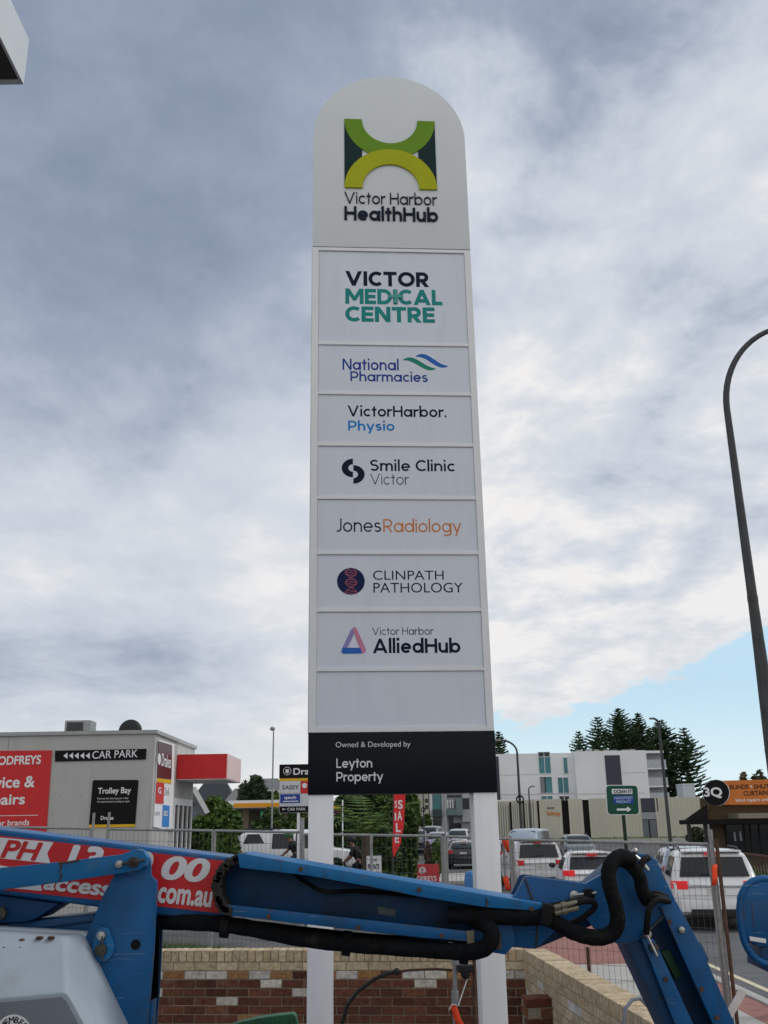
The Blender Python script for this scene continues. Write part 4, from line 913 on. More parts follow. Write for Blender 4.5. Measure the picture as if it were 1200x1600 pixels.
b = MB(); text(b, LP, 'Thank you for returning your trolley', 152, 1246, 201, 1249.5, off=.026); text(b, LP, 'We look forward to seeing you again', 152, 1251, 203, 1254.5, off=.026)
b.build('lettering', ink_white, ts)
b = MB(); text(b, LP, 'Drakes', 158, 1275, 178, 1281, off=.026, bold=.02); b.build('lettering', ink_white, ts)
# roof plant
b = MB(); p0 = at(100, 1143, 24); p1 = at(142, 1125, 24); b.slab((p0.x, 24, zr+.02), (p1.x, 24.5, p1.z)); ac = b.build('air_conditioner', galv, bl_, bevel=.02)
b = MB(); b.slab((p0.x+.06, 23.985, zr+.16), (p1.x-.18, 23.999, p1.z-.05)); b.build('grille', mat('grille_dark', (.05, .055, .055), .6, var=.4, scale=60), ac)
dm = at(203.5, 1142, 24.5); dt = at(203, 1124.5, 24.5); rr = (at(222, 1140, 24.5)-at(185, 1140, 24.5)).length/2
b = MB(); b.ell((dm.x, 24.5, dt.z-rr*.98), (rr, rr*.45, rr), 24, 14); b.cyl((dm.x, 24.6, zr), (dm.x, 24.6, zr+.3), .06); dome = b.build('roof_dish', mat('dish_black', (.016, .017, .02), .5), bl_, smooth=True)
# side wall panel signs: plane facing +X
def side_pt(px, py, x):
    d = ray(px, py); return C+d*((x-C.x)/d.x)
def side_poly(mb, pts, x, th=.02):
    mb.prism([side_pt(a, c, x) for a, c in pts], (th, 0, 0))
b = MB(); side_poly(b, [(246, 1156), (270.5, 1163), (269, 1299), (238, 1292)], xr+.004, .03); sb = b.build('side_signboard', ink_white, bl_)
b = MB(); side_poly(b, [(247.5, 1158), (268.5, 1164.5), (267.2, 1218), (245, 1215.5)], xr+.036, .01); b.build('maroon_panel', maroon_sign, sb)
b = MB(); side_poly(b, [(245, 1216), (267.2, 1218.5), (267, 1224.5), (244.7, 1221.5)], xr+.036, .01); b.build('yellow_stripe', yellow_sign, sb)
b = MB(); side_poly(b, [(244.3, 1222), (256, 1224), (255, 1256), (242.5, 1255)], xr+.036, .01); b.build('red_panel', red_sign, sb)
b = MB(); side_poly(b, [(254.5, 1257.5), (264.5, 1259), (263.5, 1292), (253, 1291)], xr+.036, .01); b.build('blue_panel', mat('light_blue_sign', (.03, .22, .62), .5), sb)
class SidePlane(Plane):
    def __init__(s, x): s.o = Vector((x, 0, 0)); s.ux = Vector((0, 1, 0)); s.n = Vector((1, 0, 0))
SD = SidePlane(xr+.05)
b = MB(); text(b, SD, 'Drakes', 252.5, 1179, 267, 1199, off=.002, bold=.02, tilt=-.0); b.build('lettering', ink_white, sb)
b = MB(); text(b, SD, 'acc', 255.5, 1267, 262, 1275, off=.002, bold=.02); 
poly(b, SD, [(249+2.4*cos(i*pi/10), 1186+9*sin(i*pi/10)) for i in range(20)], .0, .001); text(b, SD, 'G', 247, 1230, 252, 1240, off=.002, bold=.02); b.build('lettering', ink_white, sb)
b = MB(); text(b, SD, 'SASSY', 243, 1268, 251, 1274, off=-.008, bold=.01); text(b, SD, 'Deli', 257, 1230, 265, 1243, off=-.008); b.build('lettering', ink_grey, sb)
# entrance: glass doors + red canopy
b = MB(); y0_ = 23.2; 
b.slab((xr+.002, 24.25, .3), (xr+.02, 26.3, 3.0)); b.build('entry_glass', glass_dark, bl_)
b = MB()
for yy in (24.22, 24.7, 25.25, 25.8, 26.32): b.slab((xr+.004, yy-.04, .3), (xr+.05, yy+.04, 3.05))
b.slab((xr+.004, 24.2, 2.9), (xr+.048, 26.36, 3.06)); b.build('entry_frame', white_render, bl_)
b = MB(); b.slab((xr+.004, 22.5, .3), (xr+.03, 23.9, 1.55)); b.build('poster_board', ink_white, bl_)
c0 = at(272, 1178.5, 24.4); c1 = at(355, 1178.5, 24.4); cb0 = at(355, 1217.5, 24.4)
b = MB(); b.slab((xr+.01, 24.4, cb0.z), (c1.x, 26.7, c1.z)); cn = b.build('entry_canopy', mat('canopy_white', (.74, .72, .70), .5, var=.04), bl_)
b = MB(); b.slab((xr+.012, 24.385, cb0.z+.02), (c1.x-.0, 24.399, c1.z+.012)); b.build('red_fascia', red_sign, cn)
b = MB(); b.slab((c1.x+.001, 24.42, cb0.z+.02), (c1.x+.012, 26.68, c1.z+.012)); b.build('side_fascia', mat('pink_white', (.74, .56, .56), .5, var=.05), cn)
b = MB(); pA = at(300, 1232, 29); pB = at(322, 1272, 29); b.tube([pA, pB], .12, 4); b.build('downpipe', galv, bl_)

# ---------------------------------------------------------------- hills and far left houses
b = MB(); xs = rng(-330, 40, 60); ridge = []
for x in xs: ridge.append(17.5*sst(40, -70, x)*(.85+.12*sin(x*.045)+.06*sin(x*.13+1))+.5)
vs = []; 
for i, x in enumerate(xs): vs += [(x, 380, .4), (x, 430, ridge[i]*.6), (x, 480, ridge[i]*1.08), (x, 640, ridge[i])]
fs = [(4*i+k, 4*i+4+k, 4*i+5+k, 4*i+1+k) for i in range(60) for k in range(3)]
b.add(vs, fs); b.build('hills', mat('hill_bush', (.10, .125, .12), .9, var=.4, scale=.06), kind='structure', smooth=True)
def house(px0, px1, ytop, D, h, wall_m, roof_m, label, zb=None):
    a = at(px0, ytop, D); c = at(px1, ytop, D); z1 = a.z; z0 = z1-h if zb is None else zb
    t_ = thing('house', label, 'house', ((a.x+c.x)/2, D, z0)); W_ = c.x-a.x
    b = MB(); b.slab((a.x+.1, D, z0-8), (c.x-.1, D+6, z0+h*.6)); wl = b.build('wall', wall_m, t_)
    b = MB(); b.prism([(a.x-.2, D-.4, z0+h*.6), (c.x+.2, D-.4, z0+h*.6), (c.x-W_*.25, D+3, z1), (a.x+W_*.25, D+3, z1)], (0, .02, 0)); 
    b.add([(a.x-.2, D-.4, z0+h*.6), (c.x+.2, D-.4, z0+h*.6), (c.x+.2, D+6.4, z0+h*.6), (a.x-.2, D+6.4, z0+h*.6), (a.x+W_*.25, D+3, z1), (c.x-W_*.25, D+3, z1)], [(0, 1, 5, 4), (2, 3, 4, 5), (1, 2, 5), (3, 0, 4), (0, 3, 2, 1)]); b.f.pop(0) if False else None
    b.build('roof', roof_m, t_)
    for k in range(3):
        x = a.x+W_*(.2+.28*k); b = MB(); b.slab((x, D-.03, z0+h*.12), (x+W_*.12, D-.002, z0+h*.42)); b.build('window', glass_dark, t_)
house(296, 368, 1222, 170, 9, mat('house_grey', (.13, .15, .17), .8), mat('slate_roof', (.10, .115, .135), .8), 'grey slate roofed house behind the red canopy')
house(352, 392, 1231, 150, 5.5, white_render, mat('pale_roof', (.36, .37, .38), .7), 'pale roofed house between the canopy and dark tree')
house(395, 445, 1216, 300, 8, white_render, mat('pale_roof', (.36, .37, .38), .7), 'far house on the hill behind the dark tree')

# ---------------------------------------------------------------- vegetation
def clumpy(mb, blobs, n, leaf, cols, flat=.0):
    tot = sum(r[0]*r[1]*r[2] for _, r in blobs)
    for c, r in blobs:
        k = max(6, int(n*(r[0]*r[1]*r[2])/tot))
        for i in range(k):
            while True:
                u = Vector((R.uniform(-1, 1), R.uniform(-1, 1), R.uniform(-1, 1)))
                if .35 < u.length < 1: break
            u *= (u.length**-.35)
            p = Vector((c[0]+u.x*r[0], c[1]+u.y*r[1], c[2]+u.z*r[2]))
            s_ = leaf*R.uniform(.6, 1.4); a = Vector((R.gauss(0, 1), R.gauss(0, 1), R.gauss(0, .6))).normalized(); d = a.cross(Vector((R.gauss(0, 1), R.gauss(0, 1), R.gauss(0, 1)))).normalized()
            cc = R.choice(cols); q = R.uniform(.7, 1.3); mb.col = (cc[0]*q, cc[1]*q, cc[2]*q)
            mb.add([p-a*s_, p+d*s_*.45, p+a*s_, p-d*s_*.45], [(0, 1, 2, 3)])
G_mid = [(.075, .135, .026), (.055, .105, .022), (.10, .165, .036)]
G_dark = [(.022, .045, .016), (.03, .058, .02), (.018, .036, .014)]
G_lime = [(.13, .19, .035), (.09, .15, .03), (.06, .11, .025)]
def tree(name, label, px, D, zbase, top_y, halfw_px, cols, n, leaf, crown_lo=.3, cat='tree', group=None, nb=9, seed=None):
    p = at(px, 1290, D); x0 = p.x; zt_ = at(px, top_y, D).z; hw = halfw_px*D/F*1.02; H_ = zt_-zbase
    t_ = thing(name, label, cat, (x0, D, zbase), 0, group)
    b = MB(); b.tube([(x0, D, zbase-.3), (x0+.05*H_*.2, D, zbase+H_*.4), (x0, D, zbase+H_*.75)], [H_*.035, H_*.026, H_*.008], 8)
    for k in range(5):
        a = R.uniform(0, 2*pi); z = zbase+H_*R.uniform(.25, .5); b.tube([(x0, D, z), (x0+hw*.35*cos(a), D+hw*.35*sin(a), z+H_*.15), (x0+hw*.7*cos(a), D+hw*.6*sin(a), z+H_*.3)], [H_*.014, H_*.009, H_*.003], 6)
    b.build('trunk', bark, t_, smooth=True)
    zc = zbase+H_*(crown_lo+(1-crown_lo)/2); hz = H_*(1-crown_lo)/2; bl2 = [((x0, D, zc), (hw*.72, hw*.6, hz*.78))]
    for k in range(nb):
        a = 2*pi*k/nb+R.uniform(-.3, .3); e_ = R.uniform(-.55, .85); q = sqrt(max(0, 1-e_*e_*.8))
        bl2.append(((x0+hw*.66*q*cos(a), D+hw*.6*q*sin(a), zc+hz*.66*e_), (hw*R.uniform(.28, .42), hw*R.uniform(.28, .4), hz*R.uniform(.26, .4))))
    bl2.append(((x0+R.uniform(-.15, .15)*hw, D, zc+hz*.7), (hw*.4, hw*.4, hz*.32)))
    b = MB(); clumpy(b, bl2, n, leaf, cols); b.build('crown', leaf_m, t_)
    return t_
tree('round_bush', 'dense round green bush beside the shop entrance', 337, 38, .35, 1246, 44, G_mid, 9000, .13, .02, 'bush')
tree('broadleaf_tree', 'dark broadleaf tree above the yellow petrol canopy', 396, 80, .4, 1212, 25, G_dark+[(.04, .06, .03)], 4500, .26, .2)
tree('broadleaf_tree', 'small lime green tree beside the yellow canopy', 425, 84, .4, 1236, 18, G_lime, 1800, .22, .2)
tree('broadleaf_tree', 'pale olive tree behind the red canopy corner', 380, 95, .4, 1221, 14, [(.11, .12, .07), (.08, .09, .05)], 1300, .25, .2)
tree('hedge_bush', 'green hedge bush under the petrol canopy', 425, 52, .35, 1262, 34, G_mid+G_dark, 4500, .15, .02, 'bush')
tree('hedge_bush', 'green hedge bush behind the small tenant pylon', 465, 50, .35, 1258, 26, G_dark+G_mid, 3500, .15, .02, 'bush')
tree('garden_bush', 'dark round bush between left sign post and palm', 534, 47, .3, 1272, 26, G_dark+G_mid[1:2], 5500, .14, .0, 'bush')
tree('garden_bush', 'bright leafy bush left of the red flag', 590, 29, .2, 1238, 28, G_lime[2:]+G_mid+G_dark, 7000, .12, .0, 'bush')
tree('garden_bush', 'dark low bush below the red flag', 606, 25, .1, 1300, 24, G_dark+G_mid[1:], 5000, .09, .0, 'bush')
tree('garden_bush', 'tall green bush right of the red flag', 638, 31, .1, 1238, 13, G_mid+G_dark, 3800, .12, .0, 'bush')
tree('garden_bush', 'dark hedge in front of the white ute bonnet', 524, 25, .1, 1347, 34, G_dark, 3000, .09, .0, 'bush')
tree('garden_tree', 'dark leafy tree rising behind the palm', 566, 50, .3, 1218, 46, G_dark+G_mid[1:2], 7500, .2, .05)
tree('garden_tree', 'mid green tree behind the red feather flag', 618, 48, .2, 1224, 34, G_dark+G_mid, 6000, .18, .05)
tree('median_shrub', 'green shrub on the median left of the dark sedan', 683, 46, .05, 1310, 11, G_mid, 1500, .09, .0, 'bush')
tree('median_shrub', 'brown grassy shrub on the median beside a green one', 667, 46, .05, 1312, 5, [(.12, .07, .05), (.09, .05, .04)], 500, .09, .0, 'bush')
for i, (px, ty, hw, D, lb) in enumerate(((915, 1143, 20, 150, 'shortest pine at the left end of the row'), (947, 1120, 30, 150, 'slender pine left of the tallest one'), (982, 1106, 30, 152, 'tallest pine above the white apartment roof'), (1013, 1114, 30, 156, 'dense pine right of the tallest one'), (1047, 1124, 31, 148, 'broad pine behind the tall street pole'), (1084, 1136, 27, 146, 'open pine at the right end of the row'), (786, 1142, 18, 150, 'pine peeping out right of the black sign footer'))):
    x0 = at(px, 1290, D).x; zt_ = at(px, ty, D).z; zb_ = .8; H_ = zt_-zb_; hwm = hw*1.5*D/F
    t_ = thing('norfolk_pine', 'dark layered ' + lb, 'pine tree', (x0, D, zb_), 0, 'norfolk pines beyond the apartments')
    b = MB(); b.tube([(x0, D, zb_-.5), (x0, D, zb_+H_*.6), (x0, D, zt_)], [.42, .25, .03], 8); b.build('trunk', bark, t_, smooth=True)
    b = MB(); z = zb_+H_*.12; lay = 0
    openf = .75 if i in (0, 1, 5) else 1.0
    while z < zt_-.1:
        f_ = (zt_-z)/H_; rad = hwm*min(.86, (.05+2.0*f_**.8))*R.uniform(.68, 1.12); nb = 8 if f_ > .1 else 5; a0 = R.uniform(0, 6)
        for k in range(nb):
            a = a0+2*pi*k/nb+R.uniform(-.2, .2); L_ = rad*R.uniform(.72, 1.12); da = Vector((cos(a), sin(a), 0)); sd_ = Vector((-sin(a), cos(a), 0)); m_ = max(6, int(L_*9*openf))
            for q in range(m_):
                t = (q+.6)/m_; p = Vector((x0, D, z))+da*(L_*t)+Vector((0, 0, L_*(.10*t+.16*t*t)))
                wv = L_*.24*(1.15-t)*(.6+.8*R.random())+.16; cc = R.choice(G_dark); sh = R.uniform(1.0, 1.9); b.col = tuple(c*sh for c in cc)
                sgn = R.choice((-1, 1)); tip = p+sd_*(sgn*wv)+da*(wv*.5)+Vector((0, 0, R.uniform(.0, .22)))
                b.add([p-da*.10, p+Vector((0, 0, -.13)), tip, p+Vector((0, 0, .13))+da*.12], [(0, 1, 2, 3)])
        z += (.30+.32*f_)*R.uniform(.85, 1.15)*(1.25 if i in (0, 1, 5) else 1.0)
    b.build('crown', leaf_m, t_)
tree('autumn_tree', 'reddish brown tree rising behind the orange shop sign', 1172, 75, .8, 1206, 13, [(.10, .07, .03), (.07, .06, .025), (.13, .06, .03)], 1300, .2, .2)
tree('autumn_tree', 'olive tree behind the orange sign beside the lamp post', 1196, 78, .8, 1202, 14, [(.06, .07, .03), (.05, .06, .03)], 1300, .2, .2)
tree('veranda_shrub', 'dim shrub seen through the brown shop veranda', 1086, 66, .75, 1292, 14, G_dark+[(.10, .09, .06)], 1200, .14, .0, 'bush')
# palm
px_ = at(572, 1300, 27).x
t_ = thing('palm', 'young palm with arching fronds behind the fence', 'palm', (px_, 27, .15))
b = MB(); b.tube([(px_, 27, 0), (px_+.05, 27, 1.2), (px_, 27, 2.15)], [.17, .15, .12], 8); b.build('trunk', bark, t_, smooth=True)
b = MB(); 
for k in range(16):
    a = 2*pi*k/16+R.uniform(-.2, .2); L_ = R.uniform(1.3, 1.9); up_ = R.uniform(.5, 1.6)
    pr = None
    for q in range(13):
        t = q/12; p = Vector((px_+cos(a)*L_*t*.8, 27+sin(a)*L_*t*.8, 2.1+up_*t*1.3-.9*t*t))
        if pr is not None:
            dv = (p-pr).normalized(); sv_ = dv.cross(Vector((0, 0, 1))).normalized()
            for sg in (-1, 1):
                b.col = R.choice(G_lime+G_mid); ln = .38*(1-abs(t-.45)); b.add([p, p+dv*.05, p+sv_*sg*ln+dv*.2-Vector((0, 0, .08))], [(0, 1, 2)])
            b.add([pr, pr+Vector((0, 0, .02)), p+Vector((0, 0, .02)), p], [(0, 1, 2, 3)])
        pr = p
b.build('crown', leaf_m, t_)
# garden strip by the beige building and by the brown shop
def strip(name, x0, x1, y0, y1, z, n, h, cols):
    b = MB()
    for i in range(n):
        p = Vector((R.uniform(x0, x1), R.uniform(y0, y1), z+R.random()*h)); s_ = R.uniform(.06, .16); a = Vector((R.gauss(0, 1), R.gauss(0, 1), R.gauss(0, .8))).normalized(); d = a.orthogonal().normalized()
        b.col = R.choice(cols); b.add([p-a*s_, p+d*s_*.5, p+a*s_, p-d*s_*.5], [(0, 1, 2, 3)])
    return b.build(name, leaf_m, kind='stuff')

# ---------------------------------------------------------------- petrol station
t_ = thing('petrol_station', 'petrol station canopy with white and yellow band', 'petrol station', at(410, 1300, 68)-Vector((0, 0, 2)))
a = at(357, 1251, 68); c = at(520, 1251, 68); lo = at(400, 1262, 68).z
b = MB(); b.slab((a.x, 68, lo), (c.x, 78, a.z)); b.build('canopy', white_render, t_)
b = MB(); b.slab((a.x+.35, 67.97, lo+.03), (c.x, 67.998, lo+(a.z-lo)*.62)); b.build('yellow_band', mat('petrol_yellow', (.75, .32, .01), .5), t_)
for x in (384, 448, 505):
    p = at(x, 1262, 70); b = MB(); b.slab((p.x-.2, 70, .3), (p.x+.2, 70.4, lo)); b.build('column', mat('column_tan', (.22, .18, .13), .7), t_)
b = MB(); p = at(402, 1270, 71); b.slab((p.x-2.5, 74, .3), (p.x+4, 77, lo-.1)); b.build('kiosk', mat('kiosk_dark', (.09, .075, .06), .7, var=.3), t_)
t_ = thing('direction_sign', 'small green direction sign in front of the petrol station', 'sign', at(417, 1300, 60)-Vector((0, 0, 2)))
PS = Plane((0, 60, 0)); b = MB(); rectpx(b, PS, 407, 1268, 426, 1278, 0, .03); b.build('sign_plate', mat('road_green', (.02, .22, .10), .5), t_)
b = MB(); p = at(418, 1278, 60); b.tube([(p.x, 60.05, .3), (p.x, 60.05, p.z)], .05, 8); b.build('pole', galv, t_)
b = MB(); rectpx(b, PS, 409, 1271.6, 424, 1272.6, .032, .003); rectpx(b, PS, 410, 1274.4, 421, 1275.4, .032, .003); b.build('sign_bar', ink_white, t_)

# ---------------------------------------------------------------- tenant pylon at the left post
PP = Plane((0, 30, 0))
t_ = thing('tenant_pylon', 'small black and white tenant directory sign half hidden behind left post', 'sign', at(470, 1290, 30)-Vector((0, 0, 2.2)))
b = MB(); rectpx(b, PP, 436.5, 1194, 516, 1270, -.2, .199); b.build('cabinet', ink_grey, t_)
b = MB(); rectpx(b, PP, 436.5, 1194, 516, 1215.5, 0, .02); h_ = b.build('name_panel', black_sign, t_)
b = MB(); rectpx(b, PP, 436.5, 1216, 516, 1220, 0, .02); b.build('yellow_stripe', yellow_sign, t_)
b = MB(); rectpx(b, PP, 437, 1220.4, 469.5, 1239.6, 0, .02); w1 = b.build('shop_panel', mat('panel_pale', (.62, .64, .68), .5), t_)
b = MB(); rectpx(b, PP, 470, 1220.4, 516, 1239.6, 0, .02); r1 = b.build('shop_panel', red_sign, t_)
b = MB(); rectpx(b, PP, 437, 1240, 516, 1259.5, 0, .02); w2 = b.build('shop_panel', mat('panel_pale', (.62, .64, .68), .5), t_)
b = MB(); rectpx(b, PP, 438, 1241, 469, 1254.8, .021, .004); b1 = b.build('blue_panel', blue_sign, w2)
b = MB(); rectpx(b, PP, 437, 1260, 516, 1269, 0, .02); k1 = b.build('car_park_panel', black_sign, t_)
b = MB(); text(b, PP, 'Drakes', 458.5, 1200, 505, 1210.5, off=.024, bold=.02); 
o_ = [(449+6.3*cos(2*pi*i/28), 1204.8+6.3*sin(2*pi*i/28)) for i in range(28)]; i_ = [(449+5.6*cos(2*pi*i/28), 1204.8+5.6*sin(2*pi*i/28)) for i in range(28)]
for i in range(28): j = (i+1) % 28; poly(b, PP, [o_[i], o_[j], i_[j], i_[i]], .022, .002)
rectpx(b, PP, 446.5, 1202, 451.5, 1208, .022, .003); b.build('lettering', ink_white, h_)
b = MB(); text(b, PP, 'SASSY', 441, 1227, 467, 1233.5, off=.024, bold=.01); b.build('lettering', ink_navy, w1)
b = MB(); text(b, PP, 'qech', 444, 1243.5, 463, 1250, off=.028, bold=.03); rectpx(b, PP, 442, 1251.3, 466, 1252.8, .026, .002); b.build('lettering', ink_white, w2)
b = MB(); text(b, PP, 'CAR PARK', 449, 1262, 478, 1266.5, off=.024, bold=.01); rectpx(b, PP, 441, 1264.1, 447, 1264.9, .024, .002); poly(b, PP, [(440.5, 1264.5), (443.5, 1262.5), (443.5, 1266.5)], .024, .002); b.build('lettering', ink_white, k1)
b = MB(); poly(b, PP, [(476+4*cos(2*pi*i/20), 1227.5+4*sin(2*pi*i/20)) for i in range(20)], .021, .003); b.build('logo_disc', ink_white, r1)
for x in (466.5, 500):
    p = at(x, 1270, 30.05); b = MB(); b.slab((p.x-.04, 30.0, .2), (p.x+.04, 30.1, p.z)); b.build('post', white_post, t_)

# flag, notices
FD = 22; FP = Plane((0, FD, 0))
t_ = thing('feather_flag', 'red feather flag with white sale lettering beside the bushes', 'flag', at(625, 1330, FD)-Vector((0, 0, 2)))
b = MB(); pts = [(617, 1180), (622, 1172), (630, 1176), (635, 1200), (633.5, 1242), (631, 1290), (626, 1318), (615, 1340), (613, 1325), (615, 1285), (615.5, 1242)]
b.prism([FP.px(x, y) for x, y in pts], (0, .012, 0)); fl = b.build('banner', mat('flag_red', (.72, .03, .035), .6, var=.12, scale=5), t_)
b = MB(); 
for ch, (L_, T_, R_, B_) in (('S', (622, 1250, 629, 1264)), ('A', (621, 1267, 628, 1282)), ('L', (618.5, 1286, 626, 1300)), ('E', (617, 1303, 623.5, 1317))): text(b, FP, ch, L_, T_, R_, B_, off=.004, bold=.03)
for ch, (L_, T_, R_, B_) in (('S', (616.8, 1251, 620.3, 1262)), ('I', (616.8, 1270, 619, 1282))): text(b, FP, ch, L_, T_, R_, B_, off=.004, bold=.02)
b.build('lettering', ink_white, fl)
b = MB(); q = at(612.5, 1340, FD); b.tube([(q.x, FD+.02, .0), FP.px(614, 1290, -.02), FP.px(615, 1200, -.02), FP.px(621, 1170, -.02)], .014, 8); b.build('pole', mat('pole_dark', (.05, .05, .05), .5), t_)
ND = 24; NP = Plane((0, ND, 0))
t_ = thing('notice_sign', 'small white private notice on a post behind the fence', 'sign', at(585, 1390, ND)-Vector((0, 0, 1.2)))
b = MB(); rectpx(b, NP, 572.5, 1337, 596, 1364.5, -.02, .02); pl_ = b.build('sign_plate', mat('notice_white', (.62, .65, .68), .5), t_)
b = MB(); text(b, NP, 'PRIVATE', 575, 1350, 592.5, 1358.5, off=.004, bold=.03); text(b, NP, '010', 581, 1341.5, 588, 1346, off=.004, bold=.02); rectpx(b, NP, 576, 1362, 592, 1363, .003, .002); b.build('lettering', ink_navy, pl_)
b = MB(); rectpx(b, NP, 571.8, 1336, 596.6, 1337, -.025, .03); b.build('frame', dark_panel, t_)
for x in (574, 594): q = at(x, 1364, ND); b = MB(); b.tube([(q.x, ND+.03, 0), (q.x, ND+.03, q.z+.3)], .015, 8); b.build('post', galv, t_)
GD = 33; GP = Plane((0, GD, 0))
t_ = thing('board_sign', 'red freestanding shop board with white spiral mark behind the boom', 'sign', at(658, 1390, GD)-Vector((0, 0, .6)))
b = MB(); rectpx(b, GP, 632.5, 1350.5, 686.5, 1392, -.04, .04); bb = b.build('sign_plate', mat('board_red', (.55, .05, .06), .5), t_)
b = MB(); text(b, GP, 'GODFREYS', 637, 1369, 682, 1376.5, off=.004, bold=.02)
for k in range(34):
    def sp(t): r_ = 1.2+4.3*t; return (659.5+r_*cos(t*13), 1360.5+1.12*r_*sin(t*13))
    a_, c_ = sp(k/34), sp((k+1)/34); dx, dy = c_[0]-a_[0], c_[1]-a_[1]; l_ = max(.01, sqrt(dx*dx+dy*dy)); nx_, ny_ = -dy/l_*.75, dx/l_*.75
    poly(b, GP, [(a_[0]+nx_, a_[1]+ny_), (c_[0]+nx_, c_[1]+ny_), (c_[0]-nx_, c_[1]-ny_), (a_[0]-nx_, a_[1]-ny_)], .003, .002)
b.build('lettering', ink_white, bb)
for x in (636, 683): q = at(x, 1392, GD); b = MB(); b.tube([(q.x, GD+.3, ground_h(q.x, GD)), (q.x, GD+.02, q.z+.9)], .02, 6); b.build('leg', galv, t_)
t_ = thing('red_yellow_sign', 'small red and yellow sign right of the left white post', 'sign', at(528, 1290, 40)-Vector((0, 0, 2)))
RP = Plane((0, 40, 0)); b = MB(); rectpx(b, RP, 515, 1257, 535, 1271, -.05, .05); s1 = b.build('sign_plate', maroon_sign, t_)
b = MB(); rectpx(b, RP, 516, 1259, 532, 1263, .002, .01); b.build('yellow_stripe', yellow_sign, s1)
q = at(535.3, 1250, 40); b = MB(); b.tube([(q.x, 40, .2), q], .03, 6); b.build('post', white_post, t_)
# median bed
b = MB(); q0 = on_z(636, 1334, .15); q1 = on_z(690, 1334, .15); b.slab((q0.x, 42.5, .0), (q1.x, 49, .15)); b.build('median_kerb', concrete, kind='structure', bevel=.03)

# ---------------------------------------------------------------- street lamps and poles
D = 13.0
lp = thing('street_lamp', 'tall dark curved street lamp at the right edge', 'street lamp', (at(1165, 880, D).x, D, 0))
x0 = at(1168.5, 880, D).x; z1 = at(1142.5, 640, D).z
b = MB(); b.tube([(x0, D, 0), (x0, D, 3.2), (x0, D, 5.2), (x0, D, z1)], [.12, .105, .067, .047], 16); b.build('pole', lamp_grey, lp, smooth=True)
b = MB(); pts = []
pe = at(1200, 508, D); 
for i in range(17):
    a = radians(90)*i/16; pts.append((x0+1.18*(1-cos(a)), D, z1+1.35*sin(a)))
pts.append((x0+2.0, D, z1+1.37))
b.tube(pts, [.047-.012*i/17 for i in range(18)], 14); b.build('arm', lamp_grey, lp, smooth=True)
b = MB(); b.ell((x0+2.3, D, z1+1.36), (.38, .16, .08)); b.build('lamp_head', galv, lp, smooth=True)
b = MB(); b.cyl((x0, D, 3.18), (x0, D, 3.22), .107, 16); b.cyl((x0, D, 5.18), (x0, D, 5.26), .071, 16); b.build('collar', lamp_grey, lp)
def thin_lamp(px_top, y_top, D, r, label, arm=None, group=None, head=True):
    p = at(px_top, y_top, D); zb_ = ground_h(p.x, D); t_ = thing('street_lamp', label, 'street lamp', (p.x, D, zb_), 0, group)
    b = MB(); b.tube([(p.x, D, zb_), (p.x, D, (zb_+p.z)/2), (p.x, D, p.z)], [r*1.3, r, r*.8], 10); b.build('pole', lamp_grey if arm else galv, t_, smooth=True)
    if arm:
        b = MB(); b.tube([(p.x+arm*(1-cos(radians(90)*i/8)), D, p.z+abs(arm)*.8*sin(radians(90)*i/8)) for i in range(9)], r*.7, 8); b.build('arm', lamp_grey, t_, smooth=True)
        if head: b = MB(); b.ell((p.x+arm*1.25, D, p.z+abs(arm)*.8), (abs(arm)*.3, .12, .07)); b.build('lamp_head', galv, t_, smooth=True)
    else:
        b = MB(); b.ell((p.x-.05, D, p.z+.04), (.11, .09, .09)); b.build('lamp_head', galv, t_, smooth=True)
    return t_, p
thin_lamp(427.5, 1140, 42, .036, 'slim grey lamp pole rising left of the tenant sign')
t_, p = thin_lamp(808, 1176, 72, .10, 'curved street lamp in front of the white apartment block', arm=-1.1)
b = MB(); q = at(812.5, 1249, 71.8); n_ = 24
for i in range(n_):
    a0, a1 = 2*pi*i/n_, 2*pi*(i+1)/n_; b.tube([q+Vector((.24*cos(a0), 0, .24*sin(a0))), q+Vector((.24*cos(a1), 0, .24*sin(a1)))], .055, 8, cap=False)
b.build('ring_ornament', rubber, t_, smooth=True)
thin_lamp(1029, 1130, 58, .09, 'tall pole with small lamp before the beige building', arm=-.35)
thin_lamp(826, 1234, 85, .07, 'short lamp before the beige clinic wall', arm=.35)
t_, p = thin_lamp(661, 1236, 70, .05, 'dark pole with ring left of the distant flats', arm=-.5)
b = MB(); q = at(661, 1265, 69.9)
for i in range(n_):
    a0, a1 = 2*pi*i/n_, 2*pi*(i+1)/n_; b.tube([q+Vector((.13*cos(a0), 0, .13*sin(a0))), q+Vector((.13*cos(a1), 0, .13*sin(a1)))], .035, 8, cap=False)
b.build('ring_ornament', rubber, t_, smooth=True)
thin_lamp(693.5, 1225, 45, .04, 'white thin pole in front of the distant flats')
t_ = thing('street_sign', 'green street sign with white arrow on a dark pole', 'street sign', (at(978, 1330, 18).x, 18, 0))
SS = Plane((0, 18, 0)); b = MB()
def rr_px(L_, T_, R_, B_, r_, sk=0):
    P = []
    for cx_, cy_, a0 in ((R_-r_, T_+r_, -90), (R_-r_, B_-r_, 0), (L_+r_, B_-r_, 90), (L_+r_, T_+r_, 180)):
        for k in range(5): a = radians(a0+22.5*k); x_ = cx_+r_*cos(a); y_ = cy_+r_*sin(a); P.append((x_+(y_-1250)*sk, y_))
    return P
b = MB(); poly(b, SS, rr_px(947, 1226.5, 998, 1273.5, 6, .06), 0, .01); sp_ = b.build('sign_border', ink_white, t_)
b = MB(); poly(b, SS, rr_px(948.2, 1227.7, 996.8, 1272.3, 5.2, .06), .011, .003); b.build('sign_plate', green_sign, t_)
